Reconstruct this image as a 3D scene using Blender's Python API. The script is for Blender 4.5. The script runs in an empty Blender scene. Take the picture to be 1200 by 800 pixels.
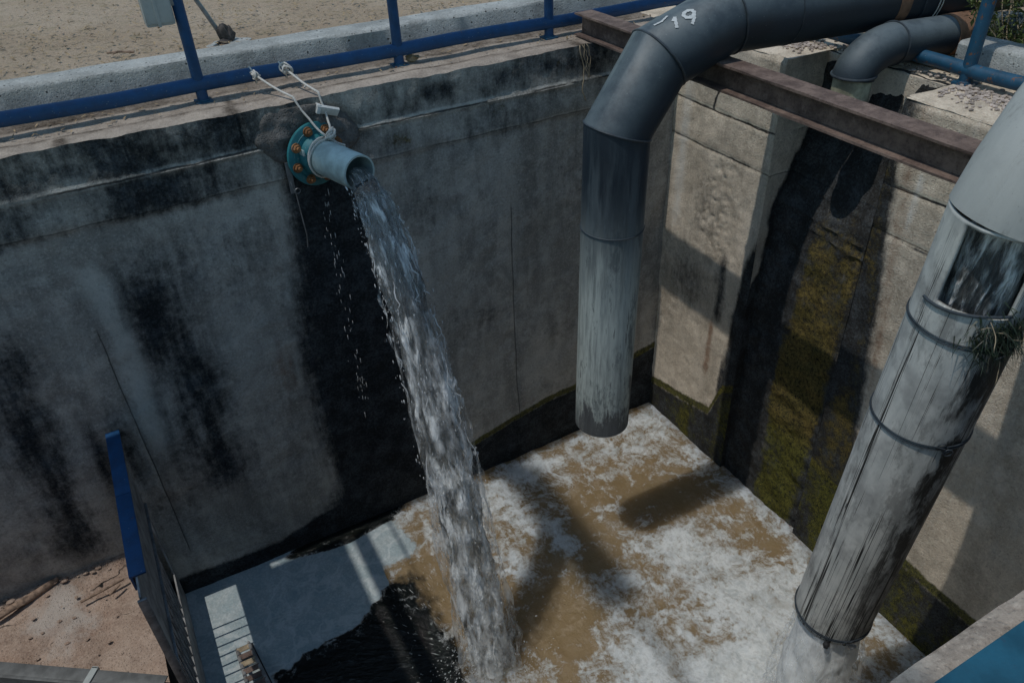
import bpy, bmesh, math, random
import numpy as np
from mathutils import Vector, Matrix
random.seed(7); RNG = np.random.default_rng(11)
C = bpy.context.scene.collection
PI = math.pi

# ---------------------------------------------------------------- noise
_T = np.random.default_rng(3).random((64, 64, 64)).astype(np.float32)
def vnoise(x, y, z):
    x, y, z = np.broadcast_arrays(np.asarray(x, float), np.asarray(y, float), np.asarray(z, float))
    xi, yi, zi = np.floor(x).astype(int), np.floor(y).astype(int), np.floor(z).astype(int)
    fx, fy, fz = x - xi, y - yi, z - zi
    fx, fy, fz = [t*t*(3-2*t) for t in (fx, fy, fz)]
    g = lambda a, b, c: _T[(xi+a) & 63, (yi+b) & 63, (zi+c) & 63]
    l = lambda a, b, t: a+(b-a)*t
    return l(l(l(g(0,0,0), g(1,0,0), fx), l(g(0,1,0), g(1,1,0), fx), fy),
             l(l(g(0,0,1), g(1,0,1), fx), l(g(0,1,1), g(1,1,1), fx), fy), fz)
def fbm(x, y, z, o=4):
    s = 0; a = .5; n = 0
    for k in range(o):
        s = s + a*vnoise(np.asarray(x)*2**k+17*k, np.asarray(y)*2**k+5*k, np.asarray(z)*2**k+9*k); n += a; a *= .5
    return s/n
def sstep(a, b, x):
    t = np.clip((x-a)/(b-a), 0, 1); return t*t*(3-2*t)
def bump2(x, y, cx, cy, rx, ry):
    return np.exp(-(((x-cx)/rx)**2+((y-cy)/ry)**2))

# ---------------------------------------------------------------- objects
def put(name, parent=None, data=None):
    o = bpy.data.objects.new(name, data); C.objects.link(o)
    if parent is not None: o.parent = parent
    return o
def tag(o, label=None, cat=None, group=None, kind=None):
    if label: o['label'] = label
    if cat: o['category'] = cat
    if group: o['group'] = group
    if kind: o['kind'] = kind
    return o
def thing(name, label, cat, loc=(0,0,0), group=None):
    o = put(name); o.location = loc; o.empty_display_size = .1
    return tag(o, label, cat, group)

class MB:
    """collects verts/faces (+ point attributes) and links them as one mesh"""
    def __init__(s): s.v = []; s.f = []; s.a = {}
    def n(s): return len(s.v)
    def add(s, vs, fs, **at):
        b = len(s.v); s.v += [tuple(map(float, p)) for p in vs]
        s.f += [tuple(i+b for i in f) for f in fs]
        for k in at: s.a.setdefault(k, {})[b] = list(at[k])
        return s
    def box(s, x0, x1, y0, y1, z0, z1, M=None, bev=0):
        bm = bmesh.new(); bmesh.ops.create_cube(bm, size=1)
        for v in bm.verts:
            v.co = Vector(((x0+x1)/2+v.co.x*(x1-x0), (y0+y1)/2+v.co.y*(y1-y0), (z0+z1)/2+v.co.z*(z1-z0)))
        if bev: bmesh.ops.bevel(bm, geom=bm.edges[:], offset=bev, segments=2, affect='EDGES', profile=.6)
        bm.verts.ensure_lookup_table()
        vs = [(M @ v.co) if M else v.co for v in bm.verts]; fs = [[v.index for v in f.verts] for f in bm.faces]
        bm.free(); return s.add(vs, fs)
    def grid(s, P, **at):
        """P: array (nu, nv, 3)"""
        nu, nv = P.shape[:2]
        idx = np.arange(nu*nv).reshape(nu, nv)
        fs = np.stack([idx[:-1,:-1], idx[1:,:-1], idx[1:,1:], idx[:-1,1:]], -1).reshape(-1, 4)
        return s.add(P.reshape(-1, 3).tolist(), fs.tolist(), **{k: np.asarray(v).reshape(-1) for k, v in at.items()})
    def tube(s, pts, r, seg=24, inner=None, caps=True, uv=False, n0=None, n1=None, wob=None):
        """mitred sweep; r number or list; inner = wall thickness for an open pipe"""
        pts = [Vector(p) for p in pts]; n = len(pts)
        rs = [r]*n if not hasattr(r, '__len__') else list(r)
        d = [(pts[i+1]-pts[i]).normalized() for i in range(n-1)]
        up = Vector((0,0,1)) if abs(d[0].z) < .9 else Vector((0,1,0))
        a = d[0].cross(up).normalized(); b = a.cross(d[0]).normalized()
        def rings(rad):
            nonlocal a, b
            A, B = a.copy(), b.copy(); R = []; L = 0
            for i in range(n):
                if i == 0: d1 = d[0]; nn = n0 or d[0]
                elif i == n-1: d1 = d[-1]; nn = n1 or d[-1]
                else: d1 = d[i-1]; nn = (d[i-1]+d[i]).normalized()
                if i: L += (pts[i]-pts[i-1]).length
                ring = []
                for k in range(seg):
                    t = 2*PI*k/seg
                    o = (A*math.cos(t)+B*math.sin(t))*rad[i]
                    if wob: o = o*(1+wob(t, L))
                    ring.append(pts[i]+o-d1*(o.dot(nn)/d1.dot(nn)))
                R.append((ring, L))
                if 0 < i < n-1:
                    q = d[i-1].rotation_difference(d[i]); A = q @ A; B = q @ B
            return R
        out = rings(rs); b0 = len(s.v)
        vs = [p for R, L in out for p in R]; fs = []
        for i in range(n-1):
            for k in range(seg):
                k2 = (k+1) % seg; fs.append((i*seg+k, i*seg+k2, (i+1)*seg+k2, (i+1)*seg+k))
        at = {}
        U = [k/seg for R, L in out for k in range(seg)]; V = [L for R, L in out for k in range(seg)]
        if inner:
            inn = rings([q-inner for q in rs]); m = len(vs); vs += [p for R, L in inn for p in R]
            U += U[:m]; V += V[:m]
            for i in range(n-1):
                for k in range(seg):
                    k2 = (k+1) % seg; fs.append((m+i*seg+k, m+(i+1)*seg+k, m+(i+1)*seg+k2, m+i*seg+k2))
            for k in range(seg):
                k2 = (k+1) % seg
                fs.append((k, m+k, m+k2, k2)); q = (n-1)*seg
                fs.append((q+k, q+k2, m+q+k2, m+q+k))
        elif caps:
            fs.append(tuple(range(seg-1, -1, -1))); fs.append(tuple((n-1)*seg+k for k in range(seg)))
        if uv: at = dict(u=U, v=V)
        return s.add(vs, fs, **at)
    def torus(s, c, nrm, R, r, seg=48, sub=8):
        nrm = Vector(nrm).normalized(); a = nrm.orthogonal().normalized(); b = nrm.cross(a); c = Vector(c)
        vs = []; fs = []
        for i in range(seg):
            t = 2*PI*i/seg; e = a*math.cos(t)+b*math.sin(t)
            for j in range(sub):
                q = 2*PI*j/sub; vs.append(c+e*(R+r*math.cos(q))+nrm*r*math.sin(q))
        for i in range(seg):
            for j in range(sub):
                i2 = (i+1) % seg; j2 = (j+1) % sub
                fs.append((i*sub+j, i2*sub+j, i2*sub+j2, i*sub+j2))
        return s.add(vs, fs)
    def blob(s, c, r, seed=0, amp=.25, sub=2):
        bm = bmesh.new(); bmesh.ops.create_icosphere(bm, subdivisions=sub, radius=1)
        vs = []
        for v in bm.verts:
            k = 1+amp*(float(fbm(v.co.x*1.7+seed*3.1, v.co.y*1.7+seed, v.co.z*1.7, 3))-.5)*2
            vs.append((c[0]+v.co.x*r[0]*k, c[1]+v.co.y*r[1]*k, c[2]+v.co.z*r[2]*k))
        fs = [[v.index for v in f.verts] for f in bm.faces]; bm.free()
        return s.add(vs, fs)
    def build(s, name, m, parent=None, angle=35, smooth=True):
        me = bpy.data.meshes.new(name); me.from_pydata(s.v, [], s.f); me.update()
        for k, chunks in s.a.items():
            arr = np.zeros(len(s.v), np.float32)
            for b, vals in chunks.items(): arr[b:b+len(vals)] = vals
            at = me.attributes.new(k, 'FLOAT', 'POINT'); at.data.foreach_set('value', arr)
        if smooth:
            me.shade_smooth(); me.set_sharp_from_angle(angle=math.radians(angle))
        me.materials.append(m)
        return put(name, parent, me)

# ---------------------------------------------------------------- materials
class NT:
    def __init__(s, name):
        s.m = bpy.data.materials.new(name); s.m.use_nodes = True
        s.t = s.m.node_tree; s.t.nodes.clear()
        s.out = s.t.nodes.new('ShaderNodeOutputMaterial')
        s.pos = s.t.nodes.new('ShaderNodeNewGeometry').outputs['Position']
    def L(s, val, sock):
        if isinstance(val, bpy.types.NodeSocket): s.t.links.new(val, sock)
        elif val is not None:
            if hasattr(val, '__len__') and len(val) == 3 and sock.type == 'RGBA': val = (*val, 1)
            sock.default_value = val
    def math(s, op, a, b=None, c=None, clamp=False):
        n = s.t.nodes.new('ShaderNodeMath'); n.operation = op; n.use_clamp = clamp
        s.L(a, n.inputs[0]); s.L(b, n.inputs[1]); s.L(c, n.inputs[2]); return n.outputs[0]
    def scale(s, v, sc):
        n = s.t.nodes.new('ShaderNodeVectorMath'); n.operation = 'MULTIPLY'
        s.L(v, n.inputs[0]); n.inputs[1].default_value = sc; return n.outputs[0]
    def vadd(s, a, b):
        n = s.t.nodes.new('ShaderNodeVectorMath'); s.L(a, n.inputs[0]); s.L(b, n.inputs[1]); return n.outputs[0]
    def noise(s, scale, detail=4, rough=.55, v=None, dist=0, col=False):
        n = s.t.nodes.new('ShaderNodeTexNoise'); s.L(v if v is not None else s.pos, n.inputs['Vector'])
        n.inputs['Scale'].default_value = scale; n.inputs['Detail'].default_value = detail
        n.inputs['Roughness'].default_value = rough; n.inputs['Distortion'].default_value = dist
        return n.outputs['Color' if col else 'Fac']
    def voro(s, scale, v=None, feat='F1', rnd=1):
        n = s.t.nodes.new('ShaderNodeTexVoronoi'); n.feature = feat
        s.L(v if v is not None else s.pos, n.inputs['Vector']); n.inputs['Scale'].default_value = scale
        n.inputs['Randomness'].default_value = rnd; return n.outputs['Distance']
    def ss(s, x, a, b, lo=0., hi=1.):
        n = s.t.nodes.new('ShaderNodeMapRange'); n.interpolation_type = 'SMOOTHSTEP'
        s.L(x, n.inputs['Value']); n.inputs['From Min'].default_value = a; n.inputs['From Max'].default_value = b
        n.inputs['To Min'].default_value = lo; n.inputs['To Max'].default_value = hi; return n.outputs[0]
    def mix(s, f, a, b):
        n = s.t.nodes.new('ShaderNodeMix'); n.data_type = 'RGBA'
        s.L(f, n.inputs[0]); s.L(a, n.inputs[6]); s.L(b, n.inputs[7]); return n.outputs[2]
    def attr(s, name):
        n = s.t.nodes.new('ShaderNodeAttribute'); n.attribute_name = name; return n.outputs['Fac']
    def xyz(s, v=None):
        n = s.t.nodes.new('ShaderNodeSeparateXYZ'); s.L(v if v is not None else s.pos, n.inputs[0]); return n.outputs
    def comb(s, x, y, z):
        n = s.t.nodes.new('ShaderNodeCombineXYZ'); s.L(x, n.inputs[0]); s.L(y, n.inputs[1]); s.L(z, n.inputs[2]); return n.outputs[0]
    def bump(s, h, strength=.5, dist=.01, nrm=None):
        n = s.t.nodes.new('ShaderNodeBump'); s.L(h, n.inputs['Height']); n.inputs['Strength'].default_value = strength
        n.inputs['Distance'].default_value = dist
        if nrm is not None: s.L(nrm, n.inputs['Normal'])
        return n.outputs[0]
    def bsdf(s, col, rough=.8, nrm=None, metal=0, **kw):
        n = s.t.nodes.new('ShaderNodeBsdfPrincipled')
        s.L(col, n.inputs['Base Color']); s.L(rough, n.inputs['Roughness']); s.L(metal, n.inputs['Metallic'])
        if nrm is not None: s.L(nrm, n.inputs['Normal'])
        if 'Subsurface_Radius' in kw: n.subsurface_method = 'BURLEY'
        for k, v in kw.items(): s.L(v, n.inputs[k.replace('_', ' ')])
        return n.outputs[0]
    def done(s, sh): s.t.links.new(sh, s.out.inputs['Surface']); return s.m

def concrete(name, c1, c2, dark=(.012,.0145,.017), moss=(.20,.148,.05), lime=(.36,.36,.34), rust=(.22,.10,.045), bump=.6, masks=True, fine=1.0, crack=0, hj=(), vj=(), pits=0, mott=.45):
    k = NT(name); x, y, z = k.xyz()
    big = k.noise(1.3, 5, .6); mid = k.noise(7, 6, .65); fin = k.noise(60*fine, 4, .7); pit = k.voro(55*fine)
    st = k.noise(5, 5, .6, k.scale(k.pos, (1, 1, .14)))
    blot = k.noise(2.6, 7, .72, dist=.5)
    col = k.mix(k.ss(big, .3, .7), c1, c2)
    col = k.mix(k.ss(st, .40, .68, 0, mott+.1), col, tuple(x_*.55 for x_ in c1))
    col = k.mix(k.ss(blot, .5, .64, 0, mott), col, tuple(x_*.6 for x_ in c1)); col = k.mix(k.ss(blot, .46, .32, 0, .35), col, tuple(min(1, x_*1.25) for x_ in c2))
    col = k.mix(k.ss(mid, .45, .7, 0, .45), col, tuple(min(1, x_*1.3) for x_ in c2))
    col = k.mix(k.ss(fin, .5, .72, 0, .35), col, tuple(min(1, x_*1.6) for x_ in c2))
    col = k.mix(k.ss(fin, .46, .3, 0, .5), col, tuple(x_*.35 for x_ in c1))
    sp = k.noise(130, 3, .6); col = k.mix(k.ss(sp, .64, .72, 0, .5), col, tuple(min(1, x_*1.7) for x_ in c2)); col = k.mix(k.ss(sp, .36, .28, 0, .6), col, tuple(x_*.3 for x_ in c1))
    rough = k.ss(mid, .2, .8, .75, .95); spec = .35
    wv = k.math('SUBTRACT', k.noise(2.4, 4, .6), .5)
    for (zj, wj, strg) in hj:     # horizontal pour joints: a dark crack with a pale lip above it
        dz = k.math('ADD', k.math('SUBTRACT', z, zj), k.math('MULTIPLY', wv, .045))
        brk = k.ss(k.noise(3.1, 4, .6), .36, .46)
        col = k.mix(k.math('MULTIPLY', brk, k.ss(k.math('ABSOLUTE', k.math('SUBTRACT', dz, wj*2.2)), wj*1.6, wj*.5, 0, .5*strg)), col, tuple(min(1, x_*1.5) for x_ in c2))
        col = k.mix(k.math('MULTIPLY', brk, k.ss(k.math('ABSOLUTE', dz), wj, wj*.35, 0, strg)), col, tuple(x_*.12 for x_ in c1))
    for (xj, z0, z1, wj) in vj:
        dx_ = k.math('ABSOLUTE', k.math('ADD', k.math('SUBTRACT', x, xj), k.math('MULTIPLY', wv, .03)))
        zm = k.math('MULTIPLY', k.ss(z, z0, z0+.08), k.ss(z, z1, z1-.08))
        col = k.mix(k.math('MULTIPLY', k.ss(dx_, wj, wj*.4, 0, .75), zm), col, tuple(x_*.15 for x_ in c1))
    if pits:
        pv = k.voro(pits); pm = k.math('MULTIPLY', k.ss(pv, .30, .16), k.ss(k.noise(14, 3), .52, .60)); col = k.mix(pm, col, tuple(x_*.12 for x_ in c1))
    if masks:
        wob = k.math('SUBTRACT', k.noise(13, 9, .78), .5); wst = k.math('SUBTRACT', k.noise(14, 5, .7, k.scale(k.pos, (1,1,.16))), .5)
        w = k.math('ADD', k.math('MULTIPLY', wob, 1.1), k.math('MULTIPLY', wst, .85))
        L = k.math('ADD', k.attr('lime'), k.math('MULTIPLY', w, .9)); col = k.mix(k.ss(L, .3, .95, 0, .7), col, lime)
        R = k.math('ADD', k.attr('rust'), k.math('MULTIPLY', w, .8)); col = k.mix(k.ss(R, .3, .9, 0, .8), col, rust)
        dk = k.attr('dark')
        D = k.math('ADD', dk, k.math('MULTIPLY', w, k.ss(dk, 1.4, .9, .35, 1))); fD = k.ss(D, .14, .92, 0, .96)
        col = k.mix(fD, col, k.mix(k.ss(k.math('ADD', k.math('MULTIPLY', fin, .5), k.math('MULTIPLY', mid, .5)), .42, .66), dark, tuple(x_*4.5 for x_ in dark)))
        m1 = k.noise(34, 5, .75); m2 = k.noise(120, 3, .7)
        grn = k.math('MULTIPLY', k.ss(z, -2.8, -3.15), .8)
        mc = k.mix(k.ss(k.noise(3.5, 5, .65), .35, .65), moss, (.12,.10,.034)); mc = k.mix(grn, mc, (.125,.128,.028))
        mcol = k.mix(k.ss(k.math('ADD', k.math('MULTIPLY', m1, .6), k.math('MULTIPLY', m2, .4)), .36, .60), dark, mc)
        mcol = k.mix(k.ss(m2, .62, .74, 0, .7), mcol, tuple(min(1, x_*2.6) for x_ in moss))
        Mm = k.math('ADD', k.attr('moss'), k.math('MULTIPLY', wob, 1.3)); fM = k.ss(Mm, .38, .75)
        col = k.mix(fM, col, mcol)
        wet = k.attr('wet'); rough = k.math('SUBTRACT', rough, k.math('MULTIPLY', wet, .22)); spec = k.math('MULTIPLY', k.math('SUBTRACT', 1.0, fD), .35)
        pit = k.math('ADD', pit, k.math('MULTIPLY', fM, k.math('MULTIPLY', m1, 1.6)))
    if crack:
        cv = k.vadd(k.pos, k.scale(k.noise(3, 3, col=True), (.35,.35,.35)))
        cr = k.voro(crack, cv, 'DISTANCE_TO_EDGE'); cm = k.math('MULTIPLY', k.ss(cr, .012, .004), k.ss(k.noise(1.1), .5, .58))
        col = k.mix(cm, col, (.01,.01,.01))
    h = k.math('ADD', k.math('MULTIPLY', mid, .6), k.math('MULTIPLY', fin, .5)); h = k.math('ADD', h, k.ss(pit, 0, .35, 0, .35)); h = k.math('ADD', h, k.math('MULTIPLY', sp, .25))
    return k.done(k.bsdf(col, rough, k.bump(h, bump, .02), Specular_IOR_Level=spec))

def painted(name, col, wear=(.16,.07,.03), rough=.45, wearamt=.64, speck=True):
    k = NT(name)
    n = k.noise(9, 6, .65); f = k.noise(70, 3)
    c = k.mix(k.ss(n, .3, .7), tuple(x*.75 for x in col), tuple(min(1, x*1.2) for x in col))
    c = k.mix(k.ss(k.noise(23, 5, .7), wearamt, wearamt+.05, 0, .9), c, wear)
    if speck: c = k.mix(k.ss(f, .68, .74, 0, .6), c, (.35,.38,.4))
    return k.done(k.bsdf(c, k.ss(n, .2, .8, rough, rough+.25), k.bump(k.math('ADD', n, f), .25, .004)))

def rusty(name, c1=(.115,.058,.042), c2=(.20,.115,.085)):
    k = NT(name); n = k.noise(6, 7, .7); f = k.noise(45, 5, .7)
    c = k.mix(k.ss(n, .35, .68), c1, c2); c = k.mix(k.ss(f, .5, .7, 0, .7), c, (.05,.03,.025)); c = k.mix(k.ss(k.noise(16, 5, .7), .58, .7, 0, .6), c, (.26,.19,.16))
    return k.done(k.bsdf(c, .85, k.bump(k.math('ADD', n, f), .7, .006)))

def plainmat(name, col, rough=.6, metal=0, var=.35, scale=20, bump=.2):
    k = NT(name); n = k.noise(scale, 5, .65)
    c = k.mix(k.ss(n, .3, .7), tuple(x*(1-var) for x in col), tuple(min(1, x*(1+var)) for x in col))
    return k.done(k.bsdf(c, rough, k.bump(n, bump, .004), metal))

M = {}
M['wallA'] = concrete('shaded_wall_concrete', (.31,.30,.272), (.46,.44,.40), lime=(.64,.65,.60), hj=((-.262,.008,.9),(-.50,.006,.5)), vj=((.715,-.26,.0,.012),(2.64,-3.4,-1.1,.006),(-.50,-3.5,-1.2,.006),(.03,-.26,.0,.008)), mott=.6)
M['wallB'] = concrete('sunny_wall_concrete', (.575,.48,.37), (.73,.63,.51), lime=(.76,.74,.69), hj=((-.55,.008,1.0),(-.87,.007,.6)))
M['coping'] = concrete('coping_concrete', (.30,.245,.20), (.42,.36,.30), dark=(.035,.028,.022))
M['kerb'] = concrete('kerb_concrete', (.33,.34,.325), (.43,.44,.425), masks=False, bump=.6, pits=32)
M['ledge'] = concrete('ledge_rubble', (.36,.24,.18), (.46,.36,.29), masks=True, bump=1.0, lime=(.50,.46,.42), rust=(.25,.15,.11), crack=1.6)
M['block'] = concrete('rough_mortar', (.11,.105,.10), (.20,.19,.18), masks=False, bump=1)
M['blue'] = painted('blue_paint', (.006,.058,.160), wearamt=.665)
M['blue_old'] = painted('weathered_blue_paint', (.008,.065,.125), wearamt=.59)
M['bluesteel'] = painted('near_blue_paint', (.005,.075,.125), wear=(.012,.06,.10), wearamt=.62, rough=.5, speck=False)
M['teal'] = painted('teal_paint', (.02,.17,.20), wear=(.25,.28,.28), wearamt=.63, rough=.4)
M['teal_pale'] = painted('pale_teal_pvc', (.42,.52,.51), wear=(.28,.38,.38), wearamt=.66, rough=.35, speck=False)
M['rust'] = rusty('rusted_beam_steel', (.085,.055,.045), (.22,.155,.125))
M['bolt'] = rusty('rusty_bolt', (.20,.085,.03), (.36,.17,.07))
M['rope'] = plainmat('white_rope', (.55,.53,.49), .9, var=.25, scale=150)
M['white_plastic'] = plainmat('white_plastic', (.55,.57,.56), .5, var=.15)
M['boxgrey'] = plainmat('grey_plastic_box', (.40,.43,.42), .5, var=.12, scale=8)
M['wire'] = plainmat('dark_wire', (.03,.035,.04), .5)
M['black_rubber'] = plainmat('black_rubber', (.02,.02,.022), .8)
M['strawr'] = plainmat('dry_root', (.34,.27,.18), .9)
M['wood'] = plainmat('weathered_wood', (.26,.18,.13), .9, var=.5, scale=30, bump=.6)
M['leaf'] = plainmat('green_leaves', (.10,.13,.035), .7, var=.6, scale=12)
M['grassclump'] = plainmat('dark_wet_grass', (.018,.03,.014), .5, var=.7, scale=40)
M['straw'] = plainmat('dry_litter', (.27,.20,.12), .95, var=.6, scale=9)
M['gravel'] = plainmat('pale_gravel', (.40,.34,.30), .95, var=.5, scale=25)
M['galv'] = plainmat('galvanised_steel', (.22,.23,.24), .45, .5, var=.35, scale=14)
M['darksteel'] = plainmat('dark_gate_steel', (.26,.26,.26), .55, .1, var=.5, scale=6)
M['channelgrey'] = plainmat('dull_grey_steel', (.13,.135,.135), .6, .2, var=.3, scale=10)
M['paint_white'] = plainmat('white_spray_paint', (.50,.52,.52), .8, var=.12, scale=60)
M['cloth'] = plainmat('dark_cloth', (.07,.06,.055), .95, var=.6, scale=30)

def dirt():
    k = NT('dry_dirt'); a = k.noise(.8, 6, .6); b = k.noise(6, 7, .7); c = k.noise(45, 5, .75)
    grs = k.noise(30, 5, .8, k.scale(k.pos, (1, .35, 1)))
    col = k.mix(k.ss(a, .35, .65), (.40,.30,.205), (.495,.39,.285))
    col = k.mix(k.ss(b, .5, .68, 0, .55), col, (.27,.22,.125)); col = k.mix(k.ss(b, .45, .28, 0, .5), col, (.40,.28,.205))
    col = k.mix(k.ss(grs, .55, .7, 0, .65), col, (.50,.41,.29)); col = k.mix(k.ss(c, .45, .3, 0, .7), col, (.17,.12,.08))
    return k.done(k.bsdf(col, .95, k.bump(k.math('ADD', b, c), .9, .03)))
M['dirt'] = dirt()

def black_pipe(name, base=(.010,.018,.027), dust=(.12,.148,.16), pale=(.54,.60,.565)):
    k = NT(name); x, y, z = k.xyz()
    s1 = k.noise(9, 6, .65, k.scale(k.pos, (1, 1, .12))); s2 = k.noise(30, 6, .7, k.scale(k.pos, (1, 1, .08)))
    n = k.noise(2.2, 5, .6); f = k.noise(80, 4, .7)
    col = k.mix(k.ss(n, .3, .7), base, tuple(i*1.5 for i in base))
    nz = k.xyz(k.t.nodes.new('ShaderNodeNewGeometry').outputs['Normal'])[2]
    col = k.mix(k.math('MULTIPLY', k.ss(nz, -.1, .95), k.ss(k.noise(5, 6, .7), .3, .62, .35, .95)), col, dust)   # dust settled on upward faces
    col = k.mix(k.math('MULTIPLY', k.ss(z, .1, -1.0), k.ss(s1, .42, .62, .0, .95)), col, dust)
    low = k.math('ADD', z, k.math('MULTIPLY', k.math('SUBTRACT', s1, .5), 1.1))
    col = k.mix(k.math('MULTIPLY', k.ss(low, -.55, -1.55), k.ss(s2, .32, .6, .45, 1)), col, pale)                # lime crust on the lower length
    ptc = k.noise(7, 8, .75, k.scale(k.pos, (1,1,.3))); blk = k.math('ADD', z, k.math('MULTIPLY', k.math('SUBTRACT', ptc, .5), 2.6))
    col = k.mix(k.ss(blk, -2.15, -2.45, 0, .85), col, (.04,.04,.05)); col = k.mix(k.math('MULTIPLY', k.ss(ptc, .54, .62, 0, .6), k.ss(z, -.2, -.9)), col, (.05,.065,.075))
    col = k.mix(k.math('MULTIPLY', k.ss(s2, .60, .66, 0, .85), k.ss(z, -.9, -1.6)), col, (.05,.05,.055))
    col = k.mix(k.ss(f, .66, .75, 0, .3), col, pale)
    return k.done(k.bsdf(col, k.ss(n, .2, .8, .42, .65), k.bump(k.math('ADD', s2, f), .2, .006)))
M['bpipe'] = black_pipe('black_plastic_pipe')
M['ring'] = plainmat('pipe_weld_ring', (.035,.045,.055), .5)
M['tape'] = plainmat('rust_coloured_band', (.20,.11,.065), .8, var=.3, scale=14)

def pvc():
    k = NT('weathered_grey_pvc'); u, v = k.attr('u'), k.attr('v')
    x, y, z = k.xyz()
    s1 = k.noise(3, 6, .65, k.comb(k.math('MULTIPLY', u, 6), k.math('MULTIPLY', v, 1.3), 0.0)); s2 = k.noise(5, 6, .7, k.comb(k.math('MULTIPLY', u, 9), k.math('MULTIPLY', v, .9), 3.0))
    n = k.noise(4, 5, .6); f = k.noise(90, 4, .7)
    col = k.mix(k.ss(s1, .3, .7), (.47,.475,.445), (.68,.67,.62)); col = k.mix(k.ss(n, .48, .68, 0, .65), col, (.27,.265,.255))
    top = k.ss(z, .15, .22, 0, .8); col = k.mix(top, col, (.33,.345,.335))
    col = k.mix(k.ss(f, .64, .72, 0, .45), col, (.10,.10,.10))
    # dirt running down one side of the pipe below the opening
    d = k.math('ABSOLUTE', k.math('SUBTRACT', u, k.math('ADD', .655, k.math('MULTIPLY', k.math('SUBTRACT', s2, .5), .28))))
    dm = k.math('MULTIPLY', k.ss(d, .11, .03), k.ss(z, -.10, -.3)); dm = k.math('MULTIPLY', dm, k.ss(k.noise(9, 6, .7, k.scale(k.pos, (1,1,.35))), 0.42, .56, .0, 1.0))
    dm = k.math('MULTIPLY', dm, k.ss(z, -2.6, -1.2, .7, 1))
    grm = k.noise(6, 8, .75, k.scale(k.pos, (1,1,.4))); col = k.mix(k.math('MULTIPLY', k.ss(grm, .50, .62), .55), col, (.13,.125,.115)); col = k.mix(k.math('MULTIPLY', k.ss(u, .56, .72), k.ss(z, .15, .0, 0, .5)), col, (.16,.16,.16))
    col = k.mix(dm, col, (.03,.028,.024))
    # hairline cracks along the length
    c1 = k.noise(1, 3, .5, k.comb(k.math('MULTIPLY', u, 24), k.math('MULTIPLY', v, .16), 0.0)); g = k.ss(k.math('ABSOLUTE', k.math('SUBTRACT', c1, .5)), .018, .005)
    c2 = k.noise(1, 4, .6, k.comb(k.math('MULTIPLY', u, 40), k.math('MULTIPLY', v, .22), 7.0)); g2 = k.ss(k.math('ABSOLUTE', k.math('SUBTRACT', c2, .47)), .008, .003)
    g = k.math('MULTIPLY', k.math('MAXIMUM', g, g2), k.ss(k.noise(2, 3, .5, k.comb(k.math('MULTIPLY', u, 4), k.math('MULTIPLY', v, .6), 1.0)), .42, .50))
    g = k.math('MULTIPLY', g, k.ss(z, .2, .05)); col = k.mix(g, col, (.015,.014,.013))
    return k.done(k.bsdf(col, .62, k.bump(k.math('SUBTRACT', k.math('ADD', s2, k.math('MULTIPLY', f, .4)), g), .3, .006)))
M['pvc'] = pvc()

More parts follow.
